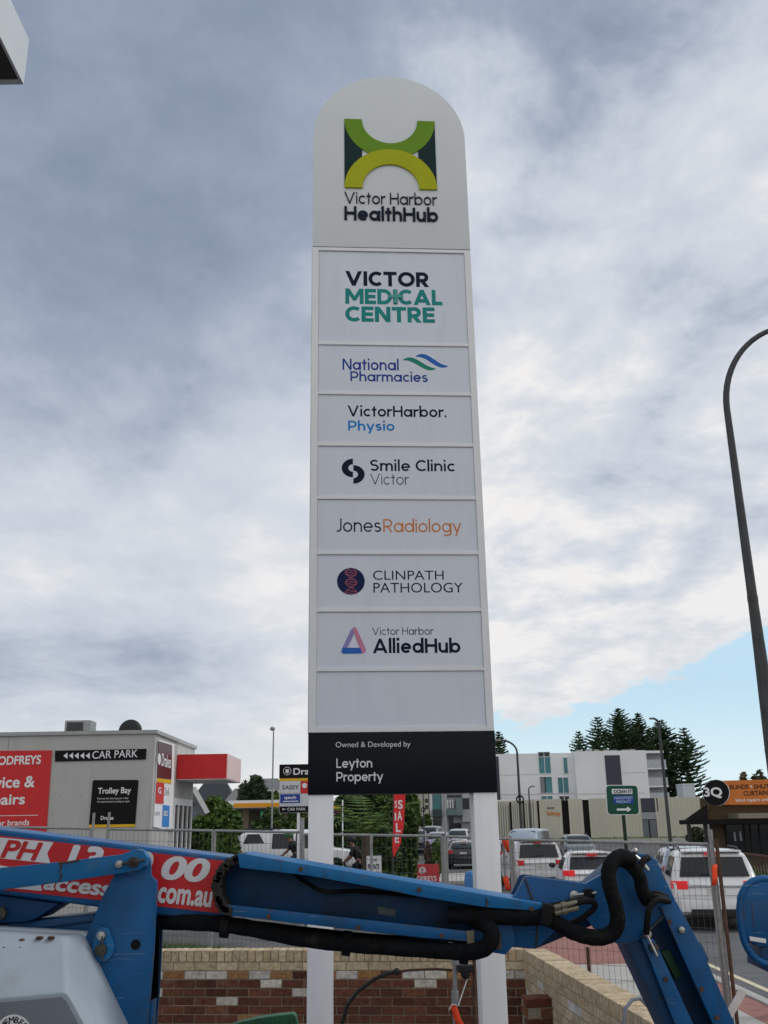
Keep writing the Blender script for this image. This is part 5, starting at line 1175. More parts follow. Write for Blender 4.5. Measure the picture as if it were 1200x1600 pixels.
b = MB(); poly(b, SS, rr_px(956.5, 1232.7, 988.5, 1240.5, 1, .06), .0145, .002); b.build('name_strip', ink_white, t_)
b = MB(); poly(b, SS, rr_px(958, 1243.5, 989.5, 1255.5, 2, .06), .0145, .002); b.build('precinct_strip', blue_sign, t_)
b = MB(); text(b, SS, 'OCEAN ST', 958.5, 1234, 987, 1239.3, off=.018, bold=.03); b.build('lettering', ink_navy, t_)
b = MB(); text(b, SS, 'MAINSTREET', 959.5, 1244.7, 988.5, 1249, off=.018, bold=.02); text(b, SS, 'PRECINCT', 962.5, 1250.6, 985.5, 1254.8, off=.018, bold=.02); b.build('lettering', mat('letter_pale_blue', (.45, .55, .75), .5), t_)
b = MB(); poly(b, SS, [(963.5, 1263.5), (979.5, 1263), (979.5, 1260), (986, 1264.5), (980, 1269), (979.8, 1266.3), (963.5, 1266.5)], .0145, .002); b.build('arrow', ink_white, t_)
q = at(974.5, 1272, 18); b = MB(); b.tube([(q.x, 18.03, 0), (q.x, 18.03, q.z+.4)], .032, 10); b.build('pole', mat('pole_green_black', (.015, .03, .02), .5), t_)

# ---------------------------------------------------------------- white apartment block
WB = 130.0; WP = Plane((0, WB, 0))
wt = thing('apartment_block', 'white three storey apartment block with teal windows and dark panels', 'building', (at(900, 1290, WB).x, WB+8, .75))
ztp = at(897, 1174, WB).z
xl_ = at(774, 1290, WB).x; xm_ = at(897, 1174, WB).x; xr_ = at(1009, 1174, WB).x
b = MB(); b.slab((xl_, WB+1.2, 0), (xm_, WB+16, ztp-.1)); b.slab((xm_, WB, 0), (xr_, WB+15, ztp)); b.build('wall', white_render, wt)
b = MB(); b.slab((xr_, WB+1.5, 0), (xr_+2.3, WB+12, ztp-.3)); b.build('balcony_core', mat('core_grey', (.30, .31, .33), .7), wt)
b = MB(); b.slab((xr_-.2, WB+.3, ztp-.35), (xr_+2.4, WB+12, ztp-.05)); b.build('roof_slab', white_render, wt)
for zz_ in (1200, 1228, 1252):
    z_ = at(1015, zz_, WB).z; b = MB(); b.slab((xr_+.01, WB+.2, z_-.15), (xr_+2.6, WB+1.5, z_)); bc = b.build('balcony', white_render, wt)
    b = MB(); b.slab((xr_+.03, WB+.22, z_), (xr_+2.55, WB+.28, z_+1.05)); b.build('balustrade', mat('frosted_glass', (.42, .45, .48), .2), bc)
W2 = Plane((0, WB+1.2, 0))
def win(pl, L_, T_, R_, B_, m_, mull=1, fr=white_render):
    b = MB(); rectpx(b, pl, L_, T_, R_, B_, .004, .03); o = b.build('window', m_, wt)
    b = MB(); rectpx(b, pl, L_-.7, T_-.7, L_, B_+.7, .004, .14); rectpx(b, pl, R_, T_-.7, R_+.7, B_+.7, .004, .14); rectpx(b, pl, L_, T_-.7, R_, T_, .004, .14); rectpx(b, pl, L_, B_, R_, B_+.7, .004, .16); b.build('window_frame', fr, o)
    if mull: b = MB(); xm = (L_+R_)/2; rectpx(b, pl, xm-.45, T_, xm+.45, B_, .036, .05); b.build('mullion', fr, o)
    return o
win(W2, 841, 1175.5, 858.5, 1182.5, dark_panel); win(W2, 842, 1183, 860, 1208.5, glass_teal); win(W2, 880.5, 1184, 886.5, 1208.5, glass_teal, 0)
win(W2, 844, 1214, 851.5, 1239, mat('window_grey', (.22, .22, .23), .4), 0); win(W2, 852.2, 1214, 862.5, 1239, glass_teal, 0); win(W2, 872, 1215, 888, 1239, glass_teal)
win(W2, 846, 1244, 863, 1250, glass_teal); win(W2, 874, 1244, 889, 1250, glass_dark)
b = MB(); rectpx(b, WP, 947, 1180, 971, 1246, .004, .06); b.build('dark_panel', dark_panel, wt)
b = MB(); rectpx(b, W2, 775, 1182, 780.5, 1252, .004, .06); b.build('dark_panel', dark_panel, wt)
b = MB(); rectpx(b, W2, 780, 1240.6, 896, 1241.3, .002, .03); rectpx(b, W2, 780, 1210.3, 840, 1210.9, .002, .03); b.build('wall_joint', mat('joint_grey', (.38, .39, .40), .7), wt)
b = MB(); rectpx(b, WP, 898, 1239.6, 1008, 1240.3, .002, .03); rectpx(b, WP, 972, 1207, 1008, 1207.6, .002, .03); b.build('wall_joint', mat('joint_grey', (.38, .39, .40), .7), wt)
b = MB(); 
for k in range(7): q = at(905+k*14+R.uniform(-3, 3), 1172, WB+4); b.box((q.x, WB+4, ztp+.15), (R.uniform(.5, 1.2), .6, R.uniform(.3, .6)))
b.build('roof_vent', galv, wt)
# lower white wing + entrance behind the curved lamp
t_ = thing('white_wing', 'white entrance wing with grey awning left of the beige clinic', 'building', (at(800, 1290, 110).x, 112, .75))
E1 = Plane((0, 110, 0)); a = at(776, 1250, 110); c = at(816, 1250, 110); b = MB(); b.slab((a.x, 110, 0), (c.x, 116, a.z)); b.build('wall', white_render, t_)
b = MB(); rectpx(b, E1, 795, 1255, 811, 1310, .004, .05); b.build('door', dark_panel, t_)
b = MB(); rectpx(b, E1, 778, 1264, 812, 1270, .06, .9); b.build('awning', mat('awning_grey', (.34, .35, .36), .6), t_)
for y_ in (1254, 1275): b = MB(); rectpx(b, E1, 777, y_, 780, y_+8, .004, .03); b.build('window', glass_dark, t_)
# beige clinic
BD = 90.0; BPl = Plane((0, BD, 0))
t_ = thing('beige_clinic', 'low beige ribbed metal clinic with dark vertical slots', 'building', (at(960, 1290, BD).x, BD+5, .75))
zt_ = at(960, 1247, BD).z; a = at(842, 1290, BD); c = at(1100, 1290, BD)
b = MB(); b.slab((a.x, BD+.2, 0), (c.x, BD+10, zt_-.1)); b.build('core', dark_slot, t_)
def ribbed(L_, R_, name='cladding'):
    x0 = BPl.uv(L_, 1280)[0]; x1 = BPl.uv(R_, 1280)[0]; b = MB(); n_ = max(2, int((x1-x0)/.28)); w_ = (x1-x0)/n_
    for i in range(n_):
        s_ = x0+i*w_; b.slab((s_, BD+.03, .4), (s_+w_*.45, BD+.195, zt_)); b.slab((s_+w_*.45, BD+.07, .4), (s_+w_, BD+.195, zt_-.002))
    return b.build(name, beige_metal, t_)
for L_, R_ in ((844, 879), (890, 912), (922, 1004), (1026, 1098)): ribbed(L_, R_)
b = MB(); rectpx(b, BPl, 1002, 1247, 1028, 1268, -.1, .06); b.build('dark_panel', dark_panel, t_)
b = MB(); rectpx(b, BPl, 1004, 1269, 1026, 1280, -.1, .05); b.build('window', mat('pale_window', (.30, .31, .33), .2), t_)
b = MB(); rectpx(b, BPl, 1005, 1281, 1014.5, 1314, -.1, .05); rectpx(b, BPl, 1016.5, 1281, 1027, 1314, -.1, .05); b.build('door', mat('door_glass', (.14, .16, .18), .2), t_)
b = MB(); text(b, BPl, 'Jones', 854.5, 1260.5, 866, 1264.5, off=.02, bold=.02); b.build('lettering', ink_navy, t_)
b = MB(); text(b, BPl, 'Radiology', 854.5, 1267.5, 876, 1275.5, off=.02, bold=.02); b.build('lettering', ink_orange, t_)
# angled left end
aL = at(842, 1290, BD); 
for (u0, u1) in ((0, 1.55), (1.95, 3.4), (3.9, 5.6)):
    b = MB(); d_ = Vector((-.53, .85, 0))
    p0 = Vector((aL.x-.25, BD+.1, 0))+d_*u0; p1 = Vector((aL.x-.25, BD+.1, 0))+d_*u1; n_ = 5
    for i in range(n_):
        s0 = p0.lerp(p1, i/n_); s1 = p0.lerp(p1, (i+.55)/n_); b.prism([s0+Vector((0, 0, .4)), s1+Vector((0, 0, .4)), s1+Vector((0, 0, zt_)), s0+Vector((0, 0, zt_))], (.3, .2, 0))
    b.build('cladding', beige_metal, t_)
b = MB(); p0 = Vector((aL.x-.05, BD+.32, 0)); p1 = p0+Vector((-.53, .85, 0))*5.7; b.prism([p0+Vector((0, 0, .3)), p1+Vector((0, 0, .3)), p1+Vector((0, 0, zt_-.1)), p0+Vector((0, 0, zt_-.1))], (.4, .3, 0)); b.build('core', dark_slot, t_)
strip('ground_cover', at(845, 1290, 86).x, at(1100, 1290, 86).x, 85.5, 87.5, .72, 2600, .35, G_mid+[(.12, .11, .05)])
b = MB(); q0 = at(842, 1290, 85).x; q1 = at(1105, 1290, 85).x; b.slab((q0, 84.6, .4), (q1, 84.9, 1.0)); b.build('retaining_kerb', concrete, kind='structure')
t_ = thing('white_tank', 'small white box structure on the clinic roof', 'roof box', at(1075, 1247, 94))
q = at(1066, 1226, 94); q1 = at(1085, 1226, 94); b = MB(); b.slab((q.x, 94, zt_-.1), (q1.x, 96, q.z)); b.build('box_wall', mat('tank_pale', (.55, .60, .64), .6), t_)
b = MB(); b.slab((q.x-.05, 93.95, q.z), (q1.x+.05, 96.05, q.z+.08)); b.build('lid', white_render, t_)

# distant flats between the posts
FDp = 120.0; FPl = Plane((0, FDp, 0))
t_ = thing('distant_flats', 'grey and white balconied flats seen between the sign posts', 'building', (at(695, 1290, FDp).x, FDp+6, .75))
a = at(671, 1215, FDp); c = at(760, 1215, FDp); b = MB(); b.slab((a.x, FDp, 0), (c.x, FDp+14, a.z)); b.build('wall', mat('flats_grey', (.24, .26, .27), .7, var=.1, scale=.3), t_)
for L_, T_, R_, B_, m_ in ((671, 1215, 675.5, 1305, white_render), (690, 1215, 693, 1300, mat('flats_pale', (.40, .41, .41), .7)), (695, 1215, 698, 1300, mat('flats_pale', (.40, .41, .41), .7)), (722, 1215, 735, 1247, mat('flats_pale', (.40, .41, .41), .7)), (722, 1265, 735, 1284, mat('flats_pale', (.40, .41, .41), .7))):
    b = MB(); rectpx(b, FPl, L_, T_, R_, B_, .004, .3); b.build('pilaster', m_, t_)
for L_, T_, R_, B_ in ((676, 1242, 689, 1251), (676, 1252, 689, 1264), (699, 1242, 720, 1246), (702, 1275, 708.5, 1298), (722, 1248, 733, 1264), (709, 1286, 721, 1297), (676, 1281, 689, 1292)):
    b = MB(); rectpx(b, FPl, L_, T_, R_, B_, .004, .05); b.build('window', glass_teal if T_ in (1242, 1252) and L_ == 676 else glass_dark, t_)
for L_, T_, R_, B_, m_ in ((675.5, 1265, 690, 1276, mat('balcony_dark', (.035, .06, .065), .4)), (698, 1264, 712, 1274, mat('balcony_glass', (.12, .18, .19), .2)), (712, 1248, 722, 1274, mat('screen_grey', (.16, .20, .21), .5))):
    b = MB(); rectpx(b, FPl, L_, T_, R_, B_, .06, .9); b.build('balcony', m_, t_)
b = MB(); 
for x in (698.5, 702.5, 706.5): rectpx(b, FPl, x, 1250, x+1.8, 1263, .06, .2)
b.build('balcony_screen', white_render, t_)
t_ = thing('cream_townhouse', 'cream townhouse with dark windows left of the flats', 'building', (at(660, 1290, 118).x, 121, .75))
a = at(643, 1230, 118); c = at(669, 1230, 118); b = MB(); b.slab((a.x, 118, 0), (c.x, 126, a.z)); b.build('wall', mat('cream_wall', (.42, .39, .34), .7), t_)
b = MB(); b.slab((a.x-.4, 117.6, a.z), (c.x+.2, 126.4, a.z+.4)); b.build('roof', roof_dark, t_)
TPl = Plane((0, 118, 0))
for L_, T_, R_, B_ in ((664, 1248, 669, 1254), (645, 1256, 655, 1262), (664, 1258, 669, 1264), (645, 1268, 656, 1276)): b = MB(); rectpx(b, TPl, L_, T_, R_, B_, .004, .05); b.build('window', glass_dark, t_)
tree('street_tree', 'green street tree in front of the cream townhouse', 646, 100, .75, 1240, 11, G_mid, 1500, .3, .2)
tree('street_tree', 'small street tree left of the distant flats', 666, 102, .75, 1272, 8, G_mid, 900, .25, .2)

# ---------------------------------------------------------------- brown blinds shop at the right
HD = 43.0; HP2 = Plane((0, HD, 0))
t_ = thing('blinds_shop', 'brown brick shop with orange blinds sign and dark veranda', 'shop', (at(1160, 1300, HD).x+2, HD+4, 0))
xa = at(1108, 1290, HD).x; za = at(1120, 1247, HD).z; xz = xa+16
xf = at(1094, 1260, HD).x; sk = lambda x, y: (x*y/HD+.02*(y-HD), y)
def plan(mb, x0, x1, y0, y1, z0, z1):
    q = [sk(x0, y0), (x1, y0), (x1+3, y1), sk(x0, y1)]; mb.prism([(x, y, z0) for x, y in q], (0, 0, z1-z0)); return mb
b = plan(MB(), xa, xz, HD+.02, HD+9, 0, za-.3); b.build('wall', brown_brick, t_)
b = plan(MB(), xf, xz, HD, HD+8.9, at(1100, 1283, HD).z, za); b.build('parapet', brown_brick, t_)
zg = at(1150, 1276, HD).z
b = MB(); b.prism([(at(1063, 1281, HD-1).x, HD-1.6, at(1063, 1281, HD-1.6).z), (xf-.03, HD-.9, at(1094, 1258, HD).z), (xf-.03, HD-.9, zg-.12)], (2.75, 8, 0)); b.build('veranda_gable', veranda_dark, t_)
b = MB(); b.slab((xa-1.25, HD-1.7, zg-.28), (xz, HD-.004, zg-.10)); b.build('veranda_roof', veranda_dark, t_)
b = MB(); b.slab((xa+.7, HD-1.75, zg-.08), (xz, HD-.3, zg+.12)); b.build('gutter', mat('gutter_tan', (.24, .21, .17), .6), t_)
for px in (1076, 1102):
    q = at(px, 1290, HD-1.5); b = MB(); b.slab((q.x-.07, HD-1.57, 0), (q.x+.07, HD-1.43, zg-.28)); b.build('veranda_post', black_plastic, t_)
b = MB(); rectpx(b, HP2, 1135, 1287, 1260, 1336, .004, .05); sw_ = b.build('shop_window', glass_dark, t_)
b = MB()
for x in (1134, 1163, 1172, 1186, 1214): rectpx(b, HP2, x, 1286, x+2, 1337, .055, .05)
rectpx(b, HP2, 1134, 1286, 1260, 1288, .056, .052); b.build('window_frame', black_plastic, t_)
b = MB(); rectpx(b, HP2, 1146, 1300, 1149, 1314, .056, .004); rectpx(b, HP2, 1155, 1299, 1158, 1314, .056, .004); b.build('window_reflection_panel', ink_grey, sw_)
SG = Plane((0, HD-.5, 0))
b = MB(); poly(b, SG, [(1112, 1220.5), (1260, 1216), (1260, 1257), (1122, 1257.5)], 0, .12); os_ = b.build('signboard', orange_sign, t_)
b = MB(); poly(b, SG, [(1117.5+21.0*cos(2*pi*i/40), 1239+20.6*sin(2*pi*i/40)) for i in range(40)], .121, .03); b.build('sign_disc_rim', ink_white, t_)
b = MB(); poly(b, SG, [(1116.8+20.3*cos(2*pi*i/40), 1239+20.2*sin(2*pi*i/40)) for i in range(40)], .152, .03); dk = b.build('sign_disc', black_sign, t_)
b = MB(); text(b, SG, '3Q', 1097.5, 1230.5, 1126, 1247.5, off=.186, bold=.03); b.build('lettering', ink_white, dk)
b = MB(); text(b, SG, 'BLINDS', 1138.5, 1226, 1168, 1233.3, off=.124, bold=.03, tilt=.02); text(b, SG, 'SHUTTERS', 1176, 1225, 1222, 1232.3, off=.124, bold=.03, tilt=.02); text(b, SG, 'CURTAINS', 1160, 1235.5, 1202, 1243, off=.124, bold=.03, tilt=.02); b.build('lettering', mat('letter_brown', (.05, .02, .008), .5), os_)
b = MB(); text(b, SG, 'blind repairs and cleaning', 1148, 1247, 1226, 1253.5, off=.124, bold=.012, tilt=.01); poly(b, SG, [(1172+1.5*cos(i*pi/5), 1229+1.5*sin(i*pi/5)) for i in range(10)], .124, .003); b.build('lettering', ink_white, os_)
b = MB(); text(b, HP2, '13', 1098+2, 1254, 1106+2, 1264, off=.006, bold=.0); b.build('lettering', mat('letter_tan', (.25, .2, .14), .6), t_)
# low paling fence and planting before the shop
rt = thing('paling_fence', 'low rusty brown rail fence before the brown shop', 'fence', (at(1165, 1340, 30).x, 30, 0))
A = at(1124, 1330, 31); B = at(1290, 1350, 27); b = MB(); b.tube([A, B], .05, 6); b.build('top_rail', rusty, rt)
for k in range(34):
    p = A.lerp(B, (k+.5)/34); b = MB(); b.box((p.x, p.y, (p.z+.5)/2), (.045, .03, p.z-.52)); b.build('paling', mat('paling_brown', (.07, .055, .042), .8), rt)
b = MB(); b.tube([Vector((A.x, A.y, .5)), Vector((B.x, B.y, .5))], .04, 6); b.build('bottom_rail', rusty, rt)
strip('ground_cover', at(1120, 1340, 31).x, at(1290, 1340, 31).x, 31, 35, .1, 3200, .75, G_mid+[(.16, .14, .08), (.10, .10, .05)])
b = MB(); b.slab((at(1120, 1340, 30.5).x+.3, 26, .0), (30, 36, .14)); b.build('garden_bed', concrete, kind='structure')

# ---------------------------------------------------------------- vehicles
def car(name, label, cat, loc, rz, paint, L_=4.7, W_=1.85, H_=1.70, kind='suv', lit=False, group=None, plate=True, hi=False):
    t_ = thing(name, label, cat, loc, rz, group); w2 = W_/2; h = H_; l = L_/2; wr = w2*.74
    if kind == 'suv':
        st_ = [(-l, .48, .78, .80, .84, .80), (-l+.05, .40, .98, 1.0, .95, .88), (-l+.12, .33, 1.03, 1.06, .985, .90), (-l+.36, .30, 1.05, h-.10, 1, .80), (-l+.55, .28, 1.05, h-.03, 1, .78), (-l+1.6, .26, 1.04, h, 1, .78), (.15, .26, 1.02, h-.03, 1, .77), (.45, .26, 1.02, h-.09, 1, .77), (1.25, .26, 1.02, 1.06, 1, .88), (l-.45, .27, .93, .97, .97, .84), (l-.08, .33, .80, .83, .88, .74), (l, .42, .68, .70, .80, .66)]
        rear = ((-l+.145, 1.13, .80), (-l+.335, h-.16, .70)); front = ((1.18, 1.10, .82), (.52, h-.13, .70)); side = ((-l+.72, -l+1.6), (-l+1.68, -.42), (-.34, .50)); beltz = 1.05
    elif kind == 'hatch':
        st_ = [(-l, .45, .72, .74, .84, .78), (-l+.06, .36, .90, .93, .95, .86), (-l+.18, .30, .96, 1.0, .98, .86), (-l+.55, .27, .97, h-.10, 1, .78), (-l+.8, .25, .97, h-.03, 1, .76), (-.3, .24, .96, h, 1, .75), (.45, .24, .95, h-.10, 1, .75), (1.2, .24, .95, .99, 1, .86), (l-.4, .26, .84, .87, .96, .82), (l-.06, .32, .70, .73, .86, .72), (l, .40, .60, .62, .78, .62)]
        rear = ((-l+.23, 1.05, .78), (-l+.52, h-.15, .70)); front = ((1.12, 1.03, .80), (.52, h-.14, .68)); side = ((-l+.85, -.55), (-.47, .55)); beltz = .98
    elif kind == 'sedan':
        st_ = [(-l, .45, .80, .82, .84, .78), (-l+.06, .34, 1.0, 1.02, .95, .84), (-l+.6, .28, .99, 1.02, 1, .86), (-l+1.25, .25, .97, h-.08, 1, .75), (-.4, .24, .95, h, 1, .74), (.35, .24, .94, h-.08, 1, .74), (1.1, .24, .94, .97, 1, .86), (l-.4, .26, .82, .85, .96, .82), (l-.06, .32, .70, .73, .86, .72), (l, .40, .60, .62, .78, .62)]
        rear = ((-l+.68, 1.06, .78), (-l+1.2, h-.13, .68)); front = ((1.02, 1.01, .80), (.42, h-.12, .68)); side = ((-l+1.3, -.42), (-.34, .45)); beltz = .98
    elif kind == 'van':
        st_ = [(-l, .45, 1.0, h-.25, .96, .80), (-l+.12, .32, 1.1, h-.05, 1, .84), (0, .28, 1.1, h, 1, .84), (l-1.35, .27, 1.1, h-.06, 1, .84), (l-.75, .27, 1.1, h-.42, 1, .86), (l-.35, .28, 1.05, 1.12, .98, .88), (l-.06, .32, .85, .90, .90, .80), (l, .4, .70, .72, .82, .72)]
        rear = ((-l-.005, 1.2, .78), (-l+.06, h-.3, .70)); front = ((l-.42, 1.20, .80), (l-1.22, h-.16, .74)); side = ((-l+.4, -.3), (-.2, .6), (l-1.9, l-1.0)); beltz = 1.1
    else:   # ute with canopy
        st_ = [(-l, .52, 1.0, 1.02, .92, .86), (-l+.06, .42, 1.08, 1.12, .97, .9), (-l+.22, .40, 1.08, h-.16, 1, .82), (-l+.45, .38, 1.08, h-.08, 1, .80), (-1.15, .36, 1.07, h-.05, 1, .80), (-.85, .36, 1.06, h, 1, .77), (.5, .36, 1.05, h-.03, 1, .77), (.85, .36, 1.05, h-.10, 1, .77), (1.5, .36, 1.07, 1.12, 1, .88), (l-.4, .38, 1.0, 1.05, .97, .84), (l-.06, .42, .88, .9, .9, .78), (l, .48, .74, .76, .84, .72)]
        rear = ((-l+.10, 1.2, .78), (-l+.20, h-.24, .70)); front = ((1.43, 1.15, .82), (.91, h-.14, .70)); side = ((-l+.34, -1.28), (-.98, -.10), (-.04, .98)); beltz = 1.08
    b = MB(); rings = []
    for (y, zb_, zbt, ztp_, f1, f2) in st_:
        a = w2*f1; c = w2*f2 if ztp_-zbt > .12 else a*.93
        half = [(a*.86, zb_), (a*.97, zb_+.10), (a, (zb_+zbt)*.52), (a*.985, zbt)]
        if ztp_-zbt > .12: half += [(a+(c-a)*.5, zbt+(ztp_-zbt)*.5), (c*1.01, ztp_-.07), (c*.9, ztp_-.015), (c*.45, ztp_+.012)]
        else: half += [(a*.965, zbt+.012), (a*.9, ztp_-.004), (a*.75, ztp_+.004), (a*.4, ztp_+.012)]
        rings.append([Vector((x, y, z)) for x, z in half]+[Vector((-x, y, z)) for x, z in half[::-1]])
    n_ = len(rings[0]); vs = [p for r_ in rings for p in r_]; fs = []
    for i in range(len(rings)-1):
        for j in range(n_): fs.append((i*n_+j, i*n_+(j+1) % n_, (i+1)*n_+(j+1) % n_, (i+1)*n_+j))
    fs += [list(range(n_)), list(range(len(rings)*n_-1, (len(rings)-1)*n_-1, -1))]
    b.add(vs, fs); body = b.build('body', paint, t_, local=True, smooth=True, angle=38)
    def B_(name, mb, m_, par=t_, **k): return mb.build(name, m_, par, local=True, **k)
    def hw_at(y, z):
        for i in range(len(rings)-1):
            a_, b_ = rings[i], rings[i+1]
            if a_[0].y <= y <= b_[0].y:
                t = (y-a_[0].y)/(b_[0].y-a_[0].y); P = [(a_[k].x+(b_[k].x-a_[k].x)*t, a_[k].z+(b_[k].z-a_[k].z)*t) for k in range(8)]
                for k in range(7):
                    if P[k][1] <= z <= P[k+1][1] and P[k+1][1] > P[k][1]: q = (z-P[k][1])/(P[k+1][1]-P[k][1]); return P[k][0]+(P[k+1][0]-P[k][0])*q
        return w2*.78
    def pane(lo_, hi_, sgn, nm):
        (y0, z0, f0), (y1, z1, f1) = lo_, hi_; d_ = Vector((0, -(z1-z0), (y1-y0))).normalized()
        if d_.y*sgn < 0: d_ = -d_
        o = d_*.03; b = MB(); k0 = w2*f0; k1 = w2*f1
        b.prism([Vector((-k0, y0, z0))+o, Vector((k0, y0, z0))+o, Vector((k1, y1, z1))+o, Vector((-k1, y1, z1))+o], -d_*.02); return B_(nm, b, glass_dark, bevel=.006)
    pane(*rear, -1, 'rear_window'); pane(*front, 1, 'windscreen')
    for sg in (-1, 1):
        for (y0, y1) in side:
            zlo = beltz+.05; zhi = h-.16
            ta = .10 if y0 == side[0][0] else .02; tb = .30 if y1 == side[-1][1] else .02
            if kind == 'ute' and y0 == side[0][0]: tb = .22; ta = .16; zlo = beltz+.26
            b = MB(); nn = 5; vo = []; vi = []
            for i in range(nn+1):
                z = zlo+(zhi-zlo)*i/nn; ya = y0+ta*i/nn; yb_ = y1-tb*i/nn
                for j in range(nn+1):
                    y = ya+(yb_-ya)*j/nn; q = hw_at(y, z); vo.append(Vector((sg*(q+.012), y, z))); vi.append(Vector((sg*(q-.03), y, z)))
            m_ = nn+1; fs = [(i*m_+j, i*m_+j+1, (i+1)*m_+j+1, (i+1)*m_+j) for i in range(nn) for j in range(nn)]; N_ = m_*m_
            rim_ = [j for j in range(nn)]+[i*m_+nn for i in range(nn)]+[nn*m_+j for j in range(nn, 0, -1)]+[i*m_ for i in range(nn, 0, -1)]
            fs += [(rim_[k], rim_[(k+1) % len(rim_)], rim_[(k+1) % len(rim_)]+N_, rim_[k]+N_) for k in range(len(rim_))]
            b.add(vo+vi, fs); B_('side_window', b, glass_dark, smooth=True)
        for y in (-l+.85, l-.88):
            r_ = .35 if kind in ('suv', 'ute', 'van') else .31
            b = MB(); b.cyl((sg*(w2-.02), y, r_), (sg*(w2+.006), y, r_), r_+.075, 24); B_('wheel_arch', b, black_plastic)
            b = MB(); b.cyl((sg*(w2-.2), y, r_), (sg*(w2+.015), y, r_), r_, 24); wh = B_('wheel', b, rubber, bevel=.02)
            b = MB(); b.cyl((sg*(w2+.0), y, r_), (sg*(w2+.022), y, r_), r_*.62, 18); B_('rim', b, steel, wh)
        b = MB(); yv = front[0][0]-.28; b.ell((sg*(w2+.10), yv, beltz+.10), (.11, .06, .08)); B_('mirror', b, paint if paint is not car_white else black_plastic, smooth=True)
        b = MB(); zt2 = beltz+(.06 if kind == 'hatch' else .0)
        b.prism([Vector((sg*w2*x_, y_, zt2-(.17 if kind != 'hatch' else .14))) for x_, y_ in ((.64, -l-.006), (.86, -l+.0), (.97, -l+.09), (1.006, -l+.30), (.93, -l+.30), (.62, -l+.12))], (0, .03, .17 if kind != 'hatch' else .14)); B_('tail_light', b, brake_lit if lit else tail_red, bevel=.012)
        b = MB(); b.ell((sg*w2*.70, l-.10, .70 if kind != 'ute' else .85), (.19, .10, .08)); B_('headlight', b, head_lamp, smooth=True)
    b = MB(); b.slab((-w2*.62, -l-.036, .30), (w2*.62, -l+.06, .47)); b.slab((-w2*.96, -l+.02, .27), (w2*.96, l*.92, .33)); B_('lower_trim', b, black_plastic, bevel=.02)
    b = MB(); b.slab((-w2*.84, -l-.03, .40), (w2*.84, -l+.06, .66)); B_('bumper', b, paint, bevel=.03)
    b = MB(); b.slab((-w2*.55, l-.05, .50), (w2*.55, l+.015, .68)); B_('grille', b, black_plastic, bevel=.02)
    if plate:
        b = MB(); b.slab((-.19, -l-.012, .78), (.19, -l+.04, .89)); B_('number_plate', b, plate_m)
        b = MB(); b.slab((-.19, l, .38), (.19, l+.03, .49)); B_('number_plate', b, plate_m)
    zsp = rear[1][1]+.08
    b = MB(); b.slab((-.15, rear[1][0]-.10, zsp-.02), (.15, rear[1][0]-.02, zsp+.02)); B_('brake_light', b, brake_lit if lit else tail_red, bevel=.006)
    if kind in ('suv', 'hatch'):
        b = MB(); b.slab((-w2*.70, rear[1][0]-.06, zsp+.032), (w2*.70, rear[1][0]+.25, zsp+.07)); B_('spoiler', b, paint, bevel=.015)
    if kind == 'suv':
        for sg in (-1, 1): b = MB(); b.tube([(sg*wr*.93, -l+.75, h-.02), (sg*wr*.93, -l+1.0, h+.045), (sg*wr*.93, .1, h+.04), (sg*wr*.93, .35, h-.03)], .018, 8); B_('roof_rail', b, black_plastic, smooth=True)
        b = MB(); b.tube([(-.35, rear[0][0]-.03, rear[0][1]+.03), (.15, rear[0][0]-.02, rear[0][1]+.10)], .012, 6); B_('wiper', b, black_plastic)
    if hi:
        b = MB(); b.slab((-w2*.8, -l-.006, .74), (w2*.8, -l+.03, .752)); b.slab((-w2*.62, -l-.012, .925), (w2*.62, -l+.05, .955)); B_('tailgate_trim', b, car_silver)
    return t_
GQ = 'cars queued and parked along the street'
def carat(px, D): return (at(px, 1290, D).x, D, ground_h(at(px, 1290, D).x, D))
cp = carat(1092, 25.6); car('parked_car', 'large white wagon with lit brake lights nearest the fence', 'car', cp, radians(-11.5), car_white, 4.8, 1.9, 1.70, 'suv', True, GQ, hi=True)
cp = carat(912, 31.5); car('parked_car', 'white hatchback with lit brake lights between two wagons', 'car', cp, radians(-5), car_white, 4.2, 1.76, 1.52, 'hatch', True, GQ, hi=True)
cp = carat(822, 40.2); car('parked_car', 'silver white wagon seen from behind beside the sign post', 'car', cp, radians(3), mat('car_offwhite', (.58, .59, .60), .3, coat=.6), 4.7, 1.85, 1.74, 'suv', False, GQ, hi=True)
cp = carat(724, 59); car('parked_car', 'dark sedan with red tail light left of right sign post', 'car', cp, radians(-6), car_black, 4.7, 1.82, 1.45, 'sedan', False, GQ)
cp = carat(900, 65); car('parked_car', 'dark grey oncoming wagon before the beige clinic', 'car', cp, radians(176), car_grey, 4.5, 1.84, 1.62, 'suv', False, GQ)
cp = carat(824, 60); car('parked_van', 'pale silver van facing the camera left of the clinic', 'van', cp, radians(160), car_pale, 4.9, 1.9, 2.05, 'van', False, GQ)
cp = carat(1062, 33); car('parked_car', 'pale blue car roof just behind the large white wagon', 'car', cp, radians(-8), car_pale, 4.5, 1.8, 1.58, 'suv', False, GQ)
cp = carat(650, 78); car('parked_car', 'grey car with bright headlights facing the camera', 'car', cp, radians(178), car_grey, 4.5, 1.8, 1.6, 'suv', False, GQ)
cp = carat(672, 84); car('parked_car', 'dark blue parked car with slanted windscreen far down', 'car', cp, radians(165), car_grey, 4.4, 1.78, 1.6, 'hatch', False, GQ)
cp = carat(684, 76); car('parked_car', 'lilac grey parked car left of the thin white pole', 'car', cp, radians(172), mat('car_lilac', (.24, .23, .30), .3, metal=.3, coat=.5), 4.4, 1.78, 1.5, 'hatch', False, GQ)
